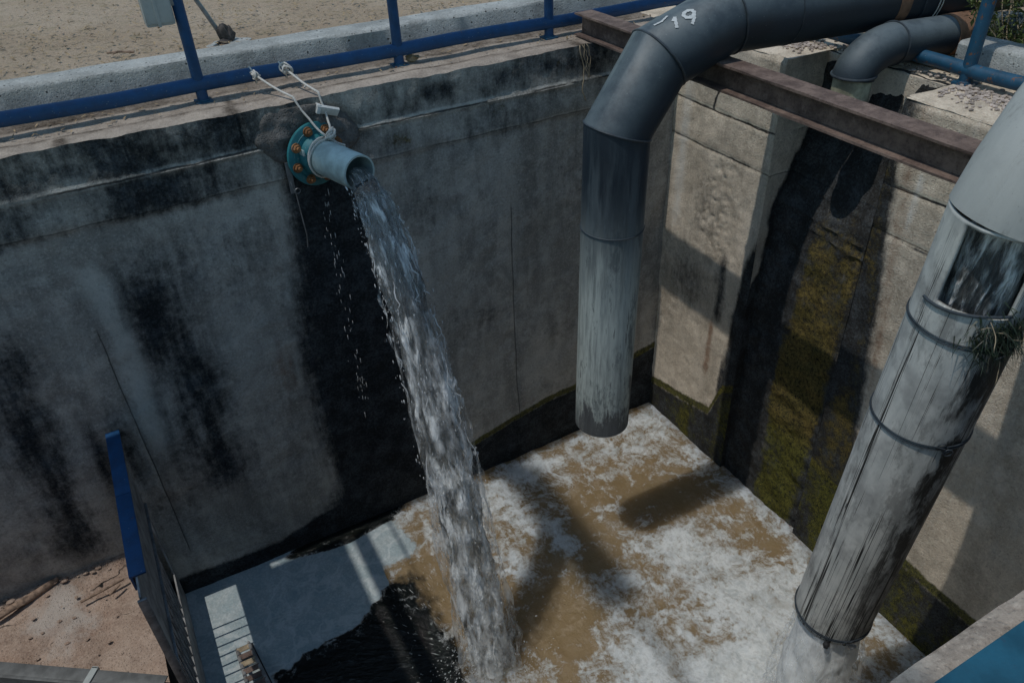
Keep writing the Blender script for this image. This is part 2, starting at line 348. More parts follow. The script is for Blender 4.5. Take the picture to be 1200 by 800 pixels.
def water_surface():
    k = NT('turbid_foamy_water'); x, y, z = k.xyz()
    F = k.attr('foam'); D = k.attr('clear'); SM = k.attr('smooth')
    warp = k.vadd(k.pos, k.scale(k.noise(1.6, 4, .6, col=True), (.24,.24,0)))
    ridg = k.math('ABSOLUTE', k.math('SUBTRACT', k.noise(3.2, 7, .62, warp, .3), .5))
    cell = k.noise(8, 8, .72, warp, .25); fine = k.noise(34, 7, .75, k.scale(warp, (1.25, .8, 1)), .15)
    tot = k.math('ADD', F, k.math('MULTIPLY', k.math('SUBTRACT', cell, .5), 2.1)); tot = k.math('ADD', tot, k.math('MULTIPLY', k.math('SUBTRACT', fine, .5), 1.5))
    tot = k.math('ADD', tot, k.math('MULTIPLY', k.ss(ridg, .07, .0), .38)); tot = k.math('ADD', tot, k.math('MULTIPLY', k.math('SUBTRACT', k.noise(3.4, 5, .6, warp, .4), .5), 1.1))
    f1 = k.ss(tot, .14, .98)
    sm = k.ss(k.math('ADD', SM, k.math('MULTIPLY', k.math('SUBTRACT', k.noise(16, 6, .7, warp), .5), .8)), .35, .6)
    f1 = k.math('MAXIMUM', f1, sm)
    brown = k.mix(k.noise(2.4, 5, .6, warp), (.19,.130,.058), (.30,.215,.125)); brown = k.mix(k.ss(k.noise(7, 6, .7, warp), .5, .68, 0, .7), brown, (.36,.28,.185))
    brown = k.mix(k.ss(k.math('ADD', D, k.math('MULTIPLY', k.math('SUBTRACT', k.noise(12, 5), .5), .5)), .12, .4), brown, (.006,.008,.008))
    white = k.mix(k.ss(cell, .3, .65), (.42,.45,.455), (.66,.685,.685)); lace = k.math('ABSOLUTE', k.math('SUBTRACT', k.noise(5.5, 6, .6, k.vadd(k.pos, k.scale(k.noise(2.2, 4, .6, col=True), (.7,.7,0)))), .5)); white = k.mix(k.ss(lace, .06, .0, 0, .55), white, (.74,.755,.75)); white = k.mix(k.ss(lace, .10, .22, 0, .45), white, (.36,.34,.30)); white = k.mix(k.ss(fine, .55, .35, 0, .5), white, (.36,.36,.345))
    white = k.mix(k.math('MULTIPLY', sm, k.ss(k.noise(4, 6, .6, warp, 1.2), .35, .7, .5, 1)), white, (.30,.39,.425))  # darker teal of shaded foam painted into the smooth areas
    bub = k.voro(46, k.vadd(k.pos, k.scale(k.noise(6, 3, col=True), (.05,.05,0)))); white = k.mix(k.math('MULTIPLY', sm, k.ss(bub, .25, .6, 0, .3)), white, (.20,.27,.30)); swl = k.math('ABSOLUTE', k.math('SUBTRACT', k.noise(2.2, 6, .6, k.vadd(k.pos, k.scale(k.noise(1.2, 4, .6, col=True), (1.2,1.2,0)))), .5)); white = k.mix(k.math('MULTIPLY', sm, k.ss(swl, .05, .0, 0, .45)), white, (.60,.64,.65))
    col = k.mix(k.math('MULTIPLY', f1, .96), brown, white)
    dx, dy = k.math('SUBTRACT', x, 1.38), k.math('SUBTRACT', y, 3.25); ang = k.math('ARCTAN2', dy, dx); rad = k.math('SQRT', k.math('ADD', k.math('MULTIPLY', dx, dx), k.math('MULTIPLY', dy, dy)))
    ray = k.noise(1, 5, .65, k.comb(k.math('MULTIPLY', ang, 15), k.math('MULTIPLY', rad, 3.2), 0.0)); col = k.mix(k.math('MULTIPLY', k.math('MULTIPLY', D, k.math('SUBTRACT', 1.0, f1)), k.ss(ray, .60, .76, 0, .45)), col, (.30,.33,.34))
    rip = k.noise(30, 6, .7, k.scale(warp, (1, .6, 1))); rip2 = k.noise(12, 5, .6, warp)
    amt = k.math('ADD', k.math('MULTIPLY', rip, .5), k.math('MULTIPLY', rip2, .8)); amt = k.math('ADD', amt, k.math('MULTIPLY', f1, .55)); amt = k.math('ADD', amt, k.math('MULTIPLY', ray, k.math('MULTIPLY', D, 1.2)))
    nr = k.bump(amt, .65, .035)
    return k.done(k.bsdf(col, k.mix(f1, (.10,.10,.10), (.7,.7,.7)), nr, IOR=1.33, Subsurface_Weight=k.math('MULTIPLY', k.math('SUBTRACT', 1.0, k.math('MAXIMUM', sm, D)), .9), Subsurface_Radius=(.34,.28,.20), Subsurface_Scale=1.0))
M['water'] = water_surface()

def jet(name, cut, whiteness, soft=.10, rough=1.0):
    """falling water: glassy lumps and white aerated patches drawn out along the fall, torn open by gaps"""
    k = NT(name); u, v = k.attr('u'), k.attr('v'); a = k.math('MULTIPLY', u, 2*PI); air = k.attr('air')
    cu, su_ = k.math('MULTIPLY', k.math('COSINE', a), .5), k.math('MULTIPLY', k.math('SINE', a), .5)
    vec = k.comb(cu, su_, k.math('MULTIPLY', v, .95)); vec = k.vadd(vec, k.scale(k.noise(3.0, 3, .55, vec, col=True), (.22,.22,.20)))
    n1 = k.noise(4.0, 3, .5, vec, .3); n2 = k.noise(9, 4, .6, k.vadd(k.comb(cu, su_, k.math('MULTIPLY', v, .75)), (2.,5.,1.))); n3 = k.noise(6, 4, .6, k.vadd(vec, (4.,2.,1.)))
    w = k.math('ADD', k.math('MULTIPLY', n1, .8), k.math('MULTIPLY', n2, .35)); w = k.math('ADD', w, k.math('MULTIPLY', air, .15))
    white = k.ss(w, .64-whiteness*.2, .84-whiteness*.2)
    nr = k.bump(k.math('ADD', k.math('MULTIPLY', n1, 1.4), k.math('MULTIPLY', n2, .7)), rough, .05)
    glass = k.bsdf((.93,.97,.97), .05, nr, IOR=1.33, Transmission_Weight=.92)
    foam = k.bsdf((.88,.90,.89), .5, nr, IOR=1.33)
    m1 = k.t.nodes.new('ShaderNodeMixShader'); k.L(white, m1.inputs[0]); k.L(glass, m1.inputs[1]); k.L(foam, m1.inputs[2])
    tr = k.t.nodes.new('ShaderNodeBsdfTransparent')
    g = k.math('ADD', k.math('MULTIPLY', n3, .7), k.math('MULTIPLY', n2, .45)); g = k.math('SUBTRACT', g, k.math('MULTIPLY', k.attr('thin'), .5))
    hole = k.ss(g, cut-soft, cut+soft)
    m2 = k.t.nodes.new('ShaderNodeMixShader'); k.L(hole, m2.inputs[0]); k.L(tr.outputs[0], m2.inputs[1]); k.L(m1.outputs[0], m2.inputs[2])
    return k.done(m2.outputs[0])
M['jet_core'] = jet('falling_water_core', .43, .16)
M['jet_skin'] = jet('falling_water_skin', .67, .46, .07)
M['outflow'] = jet('outflow_water', .36, 1.7, .26, .22)
M['pipewater'] = jet('water_in_the_pipe', .10, .58, .05)
M['mist'] = jet('spray_veil', .60, 1.5, .26, .3)
k = NT('water_droplet')
M['drop'] = k.done(k.bsdf((.80,.82,.82), .25, IOR=1.33, Transmission_Weight=.35))

# ---------------------------------------------------------------- world, sun, camera
SUN_EL = math.radians(70.6); SUN_AZ = math.radians(1.2)        # sun comes from -X, a hair towards +Y
to_sun = Vector((-math.cos(SUN_EL)*math.cos(SUN_AZ), math.cos(SUN_EL)*math.sin(SUN_AZ), math.sin(SUN_EL)))
sc = bpy.context.scene
w = bpy.data.worlds.new('World'); sc.world = w; w.use_nodes = True
nt = w.node_tree; sky = nt.nodes.new('ShaderNodeTexSky'); sky.sky_type = 'NISHITA'; sky.sun_disc = False
sky.sun_elevation = SUN_EL; sky.sun_rotation = math.atan2(to_sun.x, to_sun.y); sky.air_density = 1.3; sky.dust_density = .6
bg = nt.nodes['Background']; bg.inputs['Strength'].default_value = .15; tint = nt.nodes.new('ShaderNodeVectorMath'); tint.operation = 'MULTIPLY'; tint.inputs[1].default_value = (.86, 1.03, 1.02); nt.links.new(sky.outputs[0], tint.inputs[0]); nt.links.new(tint.outputs[0], bg.inputs['Color'])
sl = bpy.data.lights.new('sun', 'SUN'); sl.energy = 2.7; sl.angle = math.radians(.53); sl.color = (1, .955, .885)
so = put('sun', None, sl); so.rotation_euler = to_sun.to_track_quat('Z', 'Y').to_euler()
cam = bpy.data.cameras.new('camera'); cam.sensor_width = 36; cam.lens = 905.876*36/1200; cam.clip_end = 2000; cam.clip_start = .05
co = put('camera', None, cam); sc.camera = co
pitch, roll, yaw = math.radians(35.5825), math.radians(-2.6084), math.radians(27.0727)
fw = Vector((math.sin(yaw)*math.cos(pitch), math.cos(yaw)*math.cos(pitch), -math.sin(pitch)))
rt = Vector((math.cos(yaw), -math.sin(yaw), 0)); up = rt.cross(fw)
r2 = rt*math.cos(roll)+up*math.sin(roll); u2 = up*math.cos(roll)-rt*math.sin(roll)
co.matrix_world = Matrix(((r2.x,u2.x,-fw.x,0),(r2.y,u2.y,-fw.y,0),(r2.z,u2.z,-fw.z,1.6),(0,0,0,1)))
sc.view_settings.view_transform = 'Standard'; sc.view_settings.look = 'None'; sc.view_settings.exposure = -.62; sc.view_settings.gamma = 1
sc.render.engine = 'CYCLES'; sc.cycles.use_denoising = True; sc.cycles.max_bounces = 10; sc.cycles.transparent_max_bounces = 24
sc.cycles.transmission_bounces = 8; sc.cycles.caustics_reflective = False; sc.cycles.caustics_refractive = False; sc.cycles.sample_clamp_indirect = 4

YA, XB, ZW = 5.085, 4.25, -3.93

# ---------------------------------------------------------------- ground (one sheet with the pit cut out)
def lin(*segs):
    out = []
    for a, b, n in segs: out += list(np.linspace(a, b, n, endpoint=False))
    return np.array(out+[segs[-1][1]])
xs = np.sort(np.concatenate([lin((-400,-40,6),(-40,-5.2,14),(-5.2,-2,10),(-2,8.0,150),(8.0,40,14),(40,400,6)), [4.88]]))
ys = np.sort(np.concatenate([lin((-400,-40,6),(-40,-3,10),(-3,-.9,4),(-.9,5.76,100),(5.76,10,90),(10,40,14),(40,400,6))]))
X, Y = np.meshgrid(xs, ys, indexing='ij')
Z = .17*sstep(5.80, 6.02, Y) + .02*sstep(4.9, 5.4, X)*(1-sstep(5.8, 6.02, Y))
near = (np.abs(X) < 12) & (np.abs(Y) < 14)
Z = Z + near*((fbm(X*1.5, Y*1.5, 0, 4)-.5)*.06*sstep(6.0, 6.6, Y) + (fbm(X*9, Y*9, 4, 3)-.5)*.02)
nu, nv = X.shape
idx = np.arange(nu*nv).reshape(nu, nv); fs = []
for i in range(nu-1):
    xm = (xs[i]+xs[i+1])/2
    for j in range(nv-1):
        ym = (ys[j]+ys[j+1])/2
        if -5.2 < xm < 4.88 and -.9 < ym < 5.76: continue
        fs.append((idx[i,j], idx[i+1,j], idx[i+1,j+1], idx[i,j+1]))
g = MB(); g.add(np.stack([X, Y, Z], -1).reshape(-1, 3).tolist(), fs)
tag(g.build('ground', M['dirt'], angle=60), kind='structure')

# ---------------------------------------------------------------- wall A (shaded, behind the jet)
def masksA(x, z):
    s = fbm(x*2.2, 0*x, z*.5, 4)
    # black algae under the outlet, widening and hooking left at the foot
    left = np.interp(z, [-3.95,-3.82,-3.7,-3.4,-2.66,-2.0,-1.28,-.75,-.4,-.25], [-.3,.15,.66,.80,.76,.78,.86,.92,.95,1.0])
    right = np.interp(z, [-3.95,-3.4,-2.0,-1.26,-.76,-.45], [1.75,1.62,1.55,1.52,1.46,1.40])
    wv = .10*(fbm(x*5, 3+0*x, z*2.2, 4)-.5); dark = sstep(-.22, .20, x-left+wv)*sstep(-.16, .14, right-x+wv)*sstep(-.28, -.45, z)*(1.12+.5*(fbm(x*6, 1+0*x, z*1.3, 4)-.5))
    # slanted dark runs on the left
    def run(pts, w):
        zz = [p[1] for p in pts][::-1]; xx = [p[0] for p in pts][::-1]
        c = np.interp(z, zz, xx)+.16*(fbm(x*3, 4+0*x, z*1.6, 4)-.5); w = w*(.55+1.1*fbm(x*2.5, 9+0*x, z*2.2, 4)); inside = sstep(zz[0]-.2, zz[0]+.15, z)*(1-sstep(zz[-1]-.25, zz[-1]+.2, z))
        return np.exp(-((x-c)/w)**2)*inside*(.42+.85*fbm(x*7, 2+0*x, z*1.0, 4))
    dark = np.maximum(dark, .95*run([(-1.03,-1.1),(-1.12,-1.8),(-1.16,-2.4),(-1.17,-3.1)], .20))
    dark = np.maximum(dark, .95*run([(-.14,-.9),(-.12,-1.5),(-.08,-2.0),(-.06,-2.6),(0,-2.95)], .27))
    dark = np.maximum(dark, .75*bump2(x, z, -.62, -2.3, .12, .5)); dark = np.maximum(dark, .8*bump2(x, z, -.80, -2.35, .10, .45))
    dark = np.maximum(dark, .75*bump2(x, z, .02, -2.72, .12, .10)); dark = np.maximum(dark, .5*bump2(x, z, .1, -1.0, .35, .22)*.9)
    dark = np.maximum(dark, .45*bump2(x, z, .55, -.9, .3, .25))
    # coping band and the course below it
    band = sstep(-.30, -.22, z); dark = np.maximum(dark, band*(.44+1.3*(fbm(x*3.2, 3+0*x, z*2.4, 5)-.45)+.14*sstep(1.0, .3, x)))
    dark = np.maximum(dark, sstep(-.62, -.5, z)*(1-band)*(.34+1.1*(fbm(x*2.6, 8+0*x, z*2.4, 5)-.45)+.14*sstep(.9, .2, x)))
    for cx, cz, rx, rz, a in [(2.09,-.12,.22,.1,.85),(2.66,-.12,.18,.1,.85),(3.05,-.1,.3,.1,.75),(3.25,-.12,.2,.1,.9),(.3,-.13,.45,.1,.75),(-.35,-.15,.3,.1,.7)]:
        dark = np.maximum(dark, a*bump2(x, z, cx, cz, rx, rz))
    dark = np.maximum(dark, .55*bump2(x, z, -.10, -1.0, .42, .42)*(.4+1.1*fbm(x*4, 5+0*x, z*1.2, 4))); dark = np.maximum(dark, .42*bump2(x, z, .45, -1.05, .30, .5)*(.3+1.1*fbm(x*5, 6+0*x, z*1.2, 4))); dark = np.maximum(dark, .36*bump2(x, z, .2, -2.6, .5, .5)*(.3+1.2*fbm(x*5, 7+0*x, z*1.4, 4))); dark = np.maximum(dark, .36*bump2(x, z, -1.2, -2.9, .6, .4)*(.3+1.2*fbm(x*5, 2+0*x, z*1.4, 4))); dark = np.maximum(dark, .40*bump2(x, z, -.5, -2.9, .5, .5)*(.3+1.2*fbm(x*4, 9+0*x, z*1.4, 4)))
    # soft grey-violet damp areas in mid wall
    dark = np.maximum(dark, .42*bump2(x, z, 1.85, -.95, .5, .25)); dark = np.maximum(dark, .40*bump2(x, z, 2.2, -2.15, .6, .3)); dark = np.maximum(dark, .34*bump2(x, z, 3.2, -1.1, .7, .5))
    dark = np.maximum(dark, .36*bump2(x, z, .5, -3.0, .5, .4))
    # wet foot
    foot = np.interp(x, [-2,-.6,.2,.7,1.6,2.18,2.56,2.95,3.35,4.1,4.3], [-3.75,-3.72,-3.76,-3.62,-3.66,-3.52,-3.42,-3.33,-3.30,-3.18,-3.15])
    dark = np.maximum(dark, 1.2*sstep(.05, -.06, z-foot))
    moss = np.exp(-((z-foot-.02)/.045)**2)*sstep(1.75, 2.2, x)*.95
    moss = np.maximum(moss, .55*bump2(x, z, 1.78, -.40, .16, .10)); moss = np.maximum(moss, .42*bump2(x, z, 2.6, -.33, .2, .09)); moss = np.maximum(moss, .40*bump2(x, z, 2.15, -.13, .12, .08)); moss = np.maximum(moss, .42*bump2(x, z, 3.12, -.1, .16, .08))
    lime = .75*np.exp(-((x-np.interp(z, [-2.7,-1.96,-1.2,-.8], [-.36,-.40,-.36,-.42]))/.13)**2)*sstep(-2.75,-2.2,z)*sstep(-.55,-.9,z)
    lime = np.maximum(lime, .5*bump2(x, z, -.7, -1.4, .28, .6)); lime = np.maximum(lime, .42*bump2(x, z, .35, -1.7, .25, .6)); lime = np.maximum(lime, .34*bump2(x, z, 2.3, -1.1, .3, .3)); lime = np.maximum(lime, .3*bump2(x, z, 3.0, -2.8, .6, .4))
    lime = np.maximum(lime, .6*np.exp(-((x-left+.07)/.05)**2)*sstep(-3.7,-3.3,z)*sstep(-.5,-1.0,z)*fbm(x*6, 2+0*x, z*3, 3)*1.6)
    rust = .45*bump2(x, z, .62, -2.0, .15, .6)+.4*bump2(x, z, .3, -3.75, .5, .06)+.4*bump2(x, z, 2.6, -3.25, .8, .08)
    wet = np.clip(dark-.45, 0, 1)
    return dict(dark=dark, moss=moss, lime=lime, rust=rust, wet=wet)
mb = MB()
x = np.concatenate([np.linspace(-5.2, -2.05, 40), np.linspace(-2, 4.25, 330)]); z = np.linspace(-4.4, 0, 230)
Xg, Zg = np.meshgrid(x, z, indexing='ij')
dy = (fbm(Xg*1.2, 0*Xg, Zg*1.2, 3)-.5)*.05 + (fbm(Xg*9, 2+0*Xg, Zg*9, 4)-.5)*.016
dy = dy - .012*sstep(-.275, -.255, Zg) - .012*np.exp(-((Zg+.262+.012*(fbm(Xg*3, 5, 0*Zg, 2)-.5))/.012)**2)
dy = dy - .010*sstep(-.53, -.48, Zg+.05*(fbm(Xg*2, 1, 0*Zg, 3)-.5))*(1-sstep(-.27, -.26, Zg))*1.5
dy = dy + .012*np.exp(-((Xg+.5)/.008)**2)*sstep(-1.3, -1.5, Zg)*sstep(-3.5, -3.4, Zg) + .010*np.exp(-((Xg-2.64)/.008)**2)*sstep(-1.2, -1.4, Zg)*sstep(-3.4, -3.2, Zg) + .015*np.exp(-((Xg-.72)/.012)**2)*sstep(-.27, -.25, Zg)
zz = Zg + sstep(-.05, 0, Zg)*(fbm(Xg*6, 7+0*Xg, 0*Xg, 4)-.5)*.03
hole = (Xg-1.22)**2+(Zg+.33)**2
dy = dy + .05*sstep(.30**2, .2**2, hole+.02*(fbm(Xg*7, 3, Zg*7, 3)-.5))
front = np.stack([Xg, YA+dy, zz], -1)
mb.grid(front, **masksA(Xg, Zg))
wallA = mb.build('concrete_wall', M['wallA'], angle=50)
tag(wallA, 'shaded grey concrete pit wall with black water stains below the teal outlet', 'wall')
# coping top
y = np.linspace(YA, 5.80, 26)
Xc, Yc = np.meshgrid(x, y, indexing='ij')
t = sstep(YA+.03, YA, Yc)
zc = (fbm(Xc*6, 7+0*Xc, 0*Xc, 4)-.5)*.03*t + (fbm(Xc*5, Yc*5, 9, 4)-.5)*.02 - .012*t
yc = Yc + t*(front[:, -1, 1]-YA)[:, None]
zc[:, 0] = front[:, -1, 2]
ln = 5.245+.03*(fbm(Xc*1.1, 3, 0*Xc, 3)-.5)  # handrail's shadow, painted as a thin dark line along the coping
dk = .72*np.exp(-((Yc-ln)/.022)**2) + .9*sstep(5.47, 5.52, Yc)*(.55+.6*(fbm(Xc*3, Yc*3, 2, 3)-.3)) + .55*np.exp(-((Yc-5.40)/.03)**2)*fbm(Xc*2, 4, 0*Xc, 3)
for cx in (-.30, .70, 3.3): dk = np.maximum(dk, .75*np.exp(-((Xc-cx)/.06)**2)*sstep(5.27, 5.2, Yc))
dk = np.maximum(dk, .6*bump2(Xc, Yc, .72, 5.3, .04, .2))
mb = MB(); mb.grid(np.stack([Xc, yc, zc], -1), dark=dk, lime=.35*bump2(Xc, Yc, .5, 5.42, .15, .04), moss=0*Xc, rust=.35*fbm(Xc*2, Yc*2, 5, 3), wet=0*Xc)
cop = mb.build('coping', M['coping'], wallA, angle=50)

# ---------------------------------------------------------------- wall B (sunny, with the algae channel)
N0, N1, NX = 2.97, 3.93, 4.60
def masksB(x, y, z, chan):
    dark = 0*y; moss = 0*y; lime = 0*y; rust = 0*y
    n = fbm(y*4, 3+0*y, z*1.2, 4)-.5
    foot = np.interp(y, [.5,1.5,1.77,1.99,2.6,3.0,3.9,4.07,4.2,4.58,5.1], [-3.3,-3.25,-3.26,-3.22,-3.1,-3.0,-2.9,-3.0,-3.36,-3.46,-3.56])
    moss = np.maximum(moss, np.exp(-((z-foot+.03)/.06)**2)*.95)
    below = sstep(.0, -.12, z-foot); dark = np.maximum(dark, 1.0*below); moss = np.maximum(moss, below*(.50+.9*n))
    # channel edges creeping over the wall face
    e1 = sstep(.06, -.05, y-3.93-np.interp(z, [-3.9,-3.0,-2.2,-1.6,-1.2], [.18,.15,.10,.03,-.10])+.16*n)*sstep(3.9, 3.93, y)
    dark = np.maximum(dark, (1-chan)*e1*1.1)
    el = np.interp(z, [-3.9,-3.3,-2.6,-1.0,-.4], [2.40,2.60,2.66,2.84,2.90]); e2 = sstep(-.09, .07, y-el+.16*n)*sstep(3.0, 2.985, y)
    dark = np.maximum(dark, (1-chan)*e2*1.1); moss = np.maximum(moss, (1-chan)*e2*(.36+.9*n))
    rust = np.maximum(rust, .55*np.exp(-((y-el+.08)/.08)**2)*(1-chan)*sstep(2.95, 2.9, y))
    # dark run with rust under it left of the channel
    dark = np.maximum(dark, .75*np.exp(-((y-4.30-.02*z)/.075)**2)*sstep(-2.5,-2.3,z)*sstep(-1.5,-1.8,z))
    rust = np.maximum(rust, .75*np.exp(-((y-4.32)/.06)**2)*sstep(-3.2,-2.9,z)*sstep(-2.2,-2.5,z))
    dark = np.maximum(dark, .34*sstep(4.95, 4.6, y)*sstep(4.15, 4.45, y)*sstep(-.9,-1.2,z)*sstep(-1.9,-1.5,z))
    dark = np.maximum(dark, .55*bump2(y, z, 4.7, -2.15, .34, .30))  # beam's shadow band painted as a dark patch near the corner
    lime = np.maximum(lime, .7*np.exp(-((y-4.93)/.10)**2)*sstep(-2.0,-1.5,z)); lime = np.maximum(lime, .8*np.exp(-((y-2.72)/.04)**2)*sstep(-.95,-.7,z)*sstep(-.35,-.45,z)); lime = np.maximum(lime, .5*np.exp(-((y-2.48)/.04)**2)*sstep(-2.0,-1.2,z)); lime = np.maximum(lime, .4*bump2(y, z, 1.7, -2.0, 1.0, 1.5))
    rust = np.maximum(rust, .38*bump2(y, z, 4.45, -.75, .3, .3))
    j = np.exp(-((z+.55+.02*(fbm(y*2, 3, 0*z, 2)-.5))/.008)**2)*.9+np.exp(-((z+.87+.03*(fbm(y*2, 6, 0*z, 2)-.5))/.010)**2)*.75
    dark = np.maximum(dark, (1-chan)*j)
    ck = np.exp(-((y-np.interp(z, [-.56,-.45,-.38,-.2], [4.63,4.60,4.57,4.60]))/.012)**2)*sstep(-.56,-.54,z)
    dark = np.maximum(dark, (1-chan)*1.2*ck)
    # channel back: algae and the pipe's shadow painted black down the north half, ochre moss on the south half
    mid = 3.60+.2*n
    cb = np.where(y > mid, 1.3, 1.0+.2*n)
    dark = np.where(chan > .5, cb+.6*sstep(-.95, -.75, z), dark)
    mm = (.88+.9*n)*sstep(mid+.06, mid-.12, y)*sstep(-.5, -1.6, z+.9*n)*(.35+.65*sstep(2.98, 3.12, y))
    moss = np.where(chan > .5, mm*.85, moss)
    wet = np.clip(dark-.5, 0, 1)
    return dict(dark=dark, moss=moss, lime=lime, rust=rust, wet=wet)
mb = MB()
NB = lambda z: np.interp(z, [-4.4,-3.4,-1.83,-1.06,-.58,0], [4.285,4.295,4.335,4.40,4.60,4.66])
def wallBgrid(y0, y1, ny, x0, chan):
    y = np.linspace(y0, y1, ny); z = np.linspace(-4.4, 0, 260); Yg, Zg = np.meshgrid(y, z, indexing='ij')
    d = (fbm(3+0*Yg, Yg*1.1, Zg*1.1, 3)-.5)*.04+(fbm(5+0*Yg, Yg*9, Zg*9, 4)-.5)*(.016 if not chan else .05)
    if not chan:
        d = d + .010*np.exp(-((Zg+.55)/.012)**2)+.008*np.exp(-((Zg+.87)/.012)**2) + .02*sstep(-.3,-.2,Zg)*0
        if y0 > 3: d = d + .016*np.clip(fbm(9+0*Yg, Yg*26, Zg*26, 3)-.5, 0, 1)*3*np.exp(-((Yg-4.42)/.22)**2)*sstep(-2.0,-1.6,Zg)*sstep(-.75,-1.0,Zg)
        e = np.abs(Yg-N1); d = d + .02*np.exp(-(e/.015)**2)*(fbm(1+0*Yg, Yg*3, Zg*7, 3))
    else:
        d = d + NB(Zg)-NX - .02*(fbm(6+0*Yg, Yg*14, Zg*2.5, 3)-.5)
        for zl in (-.95,-1.12,-1.2): d = d - .012*np.exp(-((Zg-zl-.08*(Yg-3.4))/.012)**2)
    if x0 < NX and not chan: d = d + sstep(-.04, 0, Zg)*.02
    zt = Zg + sstep(-.05,0,Zg)*(fbm(2+0*Yg, Yg*7, 0*Yg, 3)-.5)*.03
    mb.grid(np.stack([x0+d, Yg, zt], -1)[::-1], **{q: v[::-1] for q, v in masksB(x0+d, Yg, Zg, (1. if chan else 0.)+0*Yg).items()})
wallBgrid(N1, YA+.03, 80, XB, False); wallBgrid(-.88, N0, 128, XB, False); wallBgrid(N0, N1, 50, NX, True)
for yy, flip in ((N1, 1), (N0, 0)):
    x = np.linspace(XB, NX+.06, 16); z = np.linspace(-4.4, 0, 150); Xg, Zg = np.meshgrid(x, z, indexing='ij')
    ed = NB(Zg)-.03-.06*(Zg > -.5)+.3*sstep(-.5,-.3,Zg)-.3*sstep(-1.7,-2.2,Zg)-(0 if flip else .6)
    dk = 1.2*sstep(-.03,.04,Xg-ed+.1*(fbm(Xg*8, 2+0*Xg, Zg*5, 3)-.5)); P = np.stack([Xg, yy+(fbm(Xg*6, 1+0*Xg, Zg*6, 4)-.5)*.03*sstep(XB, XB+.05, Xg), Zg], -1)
    if flip: P = P[::-1]; dk = dk[::-1]; Xg = Xg[::-1]; Zg = Zg[::-1]
    mb.grid(P, dark=dk, moss=.35*dk*(fbm(Xg*5, 3+0*Xg, Zg*3, 3)), lime=.2*np.exp(-((Xg-ed+.03)/.03)**2), rust=0*dk, wet=np.clip(dk-.4, 0, 1))
for y0, y1 in ((N1, 5.80), (-.88, N0)):
    y = np.linspace(y0, y1, int((y1-y0)/.035)); x = np.linspace(XB+.0, 4.92, 20); Xg, Yg = np.meshgrid(x, y, indexing='ij')
    zt = (fbm(Xg*6, Yg*6, 3, 4)-.5)*.02-.004+.0*Xg
    zt = zt + sstep(XB+.04, XB, Xg)*(-.006); dk = .55*sstep(4.5, 4.8, Xg)*fbm(Xg*4, Yg*4, 1, 4)
    mb.grid(np.stack([Xg+.012*sstep(XB+.05, XB, Xg), Yg, zt], -1), dark=dk, moss=0*dk, lime=.3*sstep(4.5,4.3,Xg), rust=.3+0*dk, wet=0*dk)
mb.box(NX+.05, 4.92, N0, N1, -.5, -.012)
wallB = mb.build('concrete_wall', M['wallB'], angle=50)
tag(wallB, 'sunlit beige concrete pit wall with mossy drain channel, behind the beam', 'wall')

# left end, near wall, ledge, pit floor
mb = MB(); mb.box(-5.7, -5.2, -.9, 5.4, -4.4, -.004, bev=.02)
tag(mb.build('concrete_wall', M['block']), 'plain concrete wall closing the far left end of the pit', 'wall')
mb = MB(); xx = np.linspace(-5.19, 5.2, 220); yy = np.linspace(-.89, .462, 30); Xg, Yg = np.meshgrid(xx, yy, indexing='ij')
zt = (fbm(Xg*7, Yg*7, 5, 4)-.5)*.014-.02*sstep(.445,.462,Yg)
mb.grid(np.stack([Xg, Yg+(fbm(Xg*9, 2+0*Xg, 0*Xg, 3)-.5)*.012*sstep(.4,.46,Yg), zt], -1), dark=0*Xg, moss=0*Xg, lime=.35*sstep(.3,.44,Yg), rust=.2+0*Xg, wet=0*Xg)
zz = np.linspace(-4.4, -.02, 30); Xg2, Zg2 = np.meshgrid(xx[::3], zz, indexing='ij'); o_ = 0*Xg2
mb.grid(np.stack([Xg2, .46+o_, Zg2], -1)[::-1], dark=.4+o_, moss=o_, lime=o_, rust=o_, wet=o_)
tag(mb.build('concrete_wall', M['coping'], angle=50), 'pale concrete edge of the near wall beside the blue steel, in the bottom right corner', 'wall')
mb = MB(); xx = np.linspace(-5.2, -.80, 130); yy = np.linspace(.46, YA+.05, 150); Xg, Yg = np.meshgrid(xx, yy, indexing='ij')
q = fbm(Xg*3.5, Yg*3.5, 2, 5); zt = -3.25+(q-.5)*.05+(np.floor(fbm(Xg*2.2, Yg*2.2, 8, 4)*9)/9-.5)*.05+.05*sstep(4.95, 5.08, Yg)*fbm(Xg*5, Yg*5, 1, 3)
mb.grid(np.stack([Xg, Yg, zt], -1), dark=.55*sstep(4.92, 5.05, Yg)*fbm(Xg*3, Yg*3, 7, 3), moss=0*Xg, lime=1.6*np.clip(fbm(Xg*2.1, Yg*2.1, 4, 4)-.42, 0, 1)*2, rust=1.3*np.clip(fbm(Xg*2.6, Yg*2.6, 14, 4)-.42, 0, 1), wet=0*Xg)
Yg3, Zg3 = np.meshgrid(yy[::3], np.linspace(-4.4, -3.26, 12), indexing='ij'); o_ = 0*Yg3
mb.grid(np.stack([-.80+o_, Yg3, Zg3], -1), dark=.9+o_, moss=o_, lime=o_, rust=o_, wet=.4+o_)
tag(mb.build('pit_ledge', M['ledge'], angle=50), kind='structure')
mb = MB(); mb.box(-5.2, 4.9, -.88, 5.6, -4.6, -4.42)
tag(mb.build('pit_floor', M['block']), kind='structure')

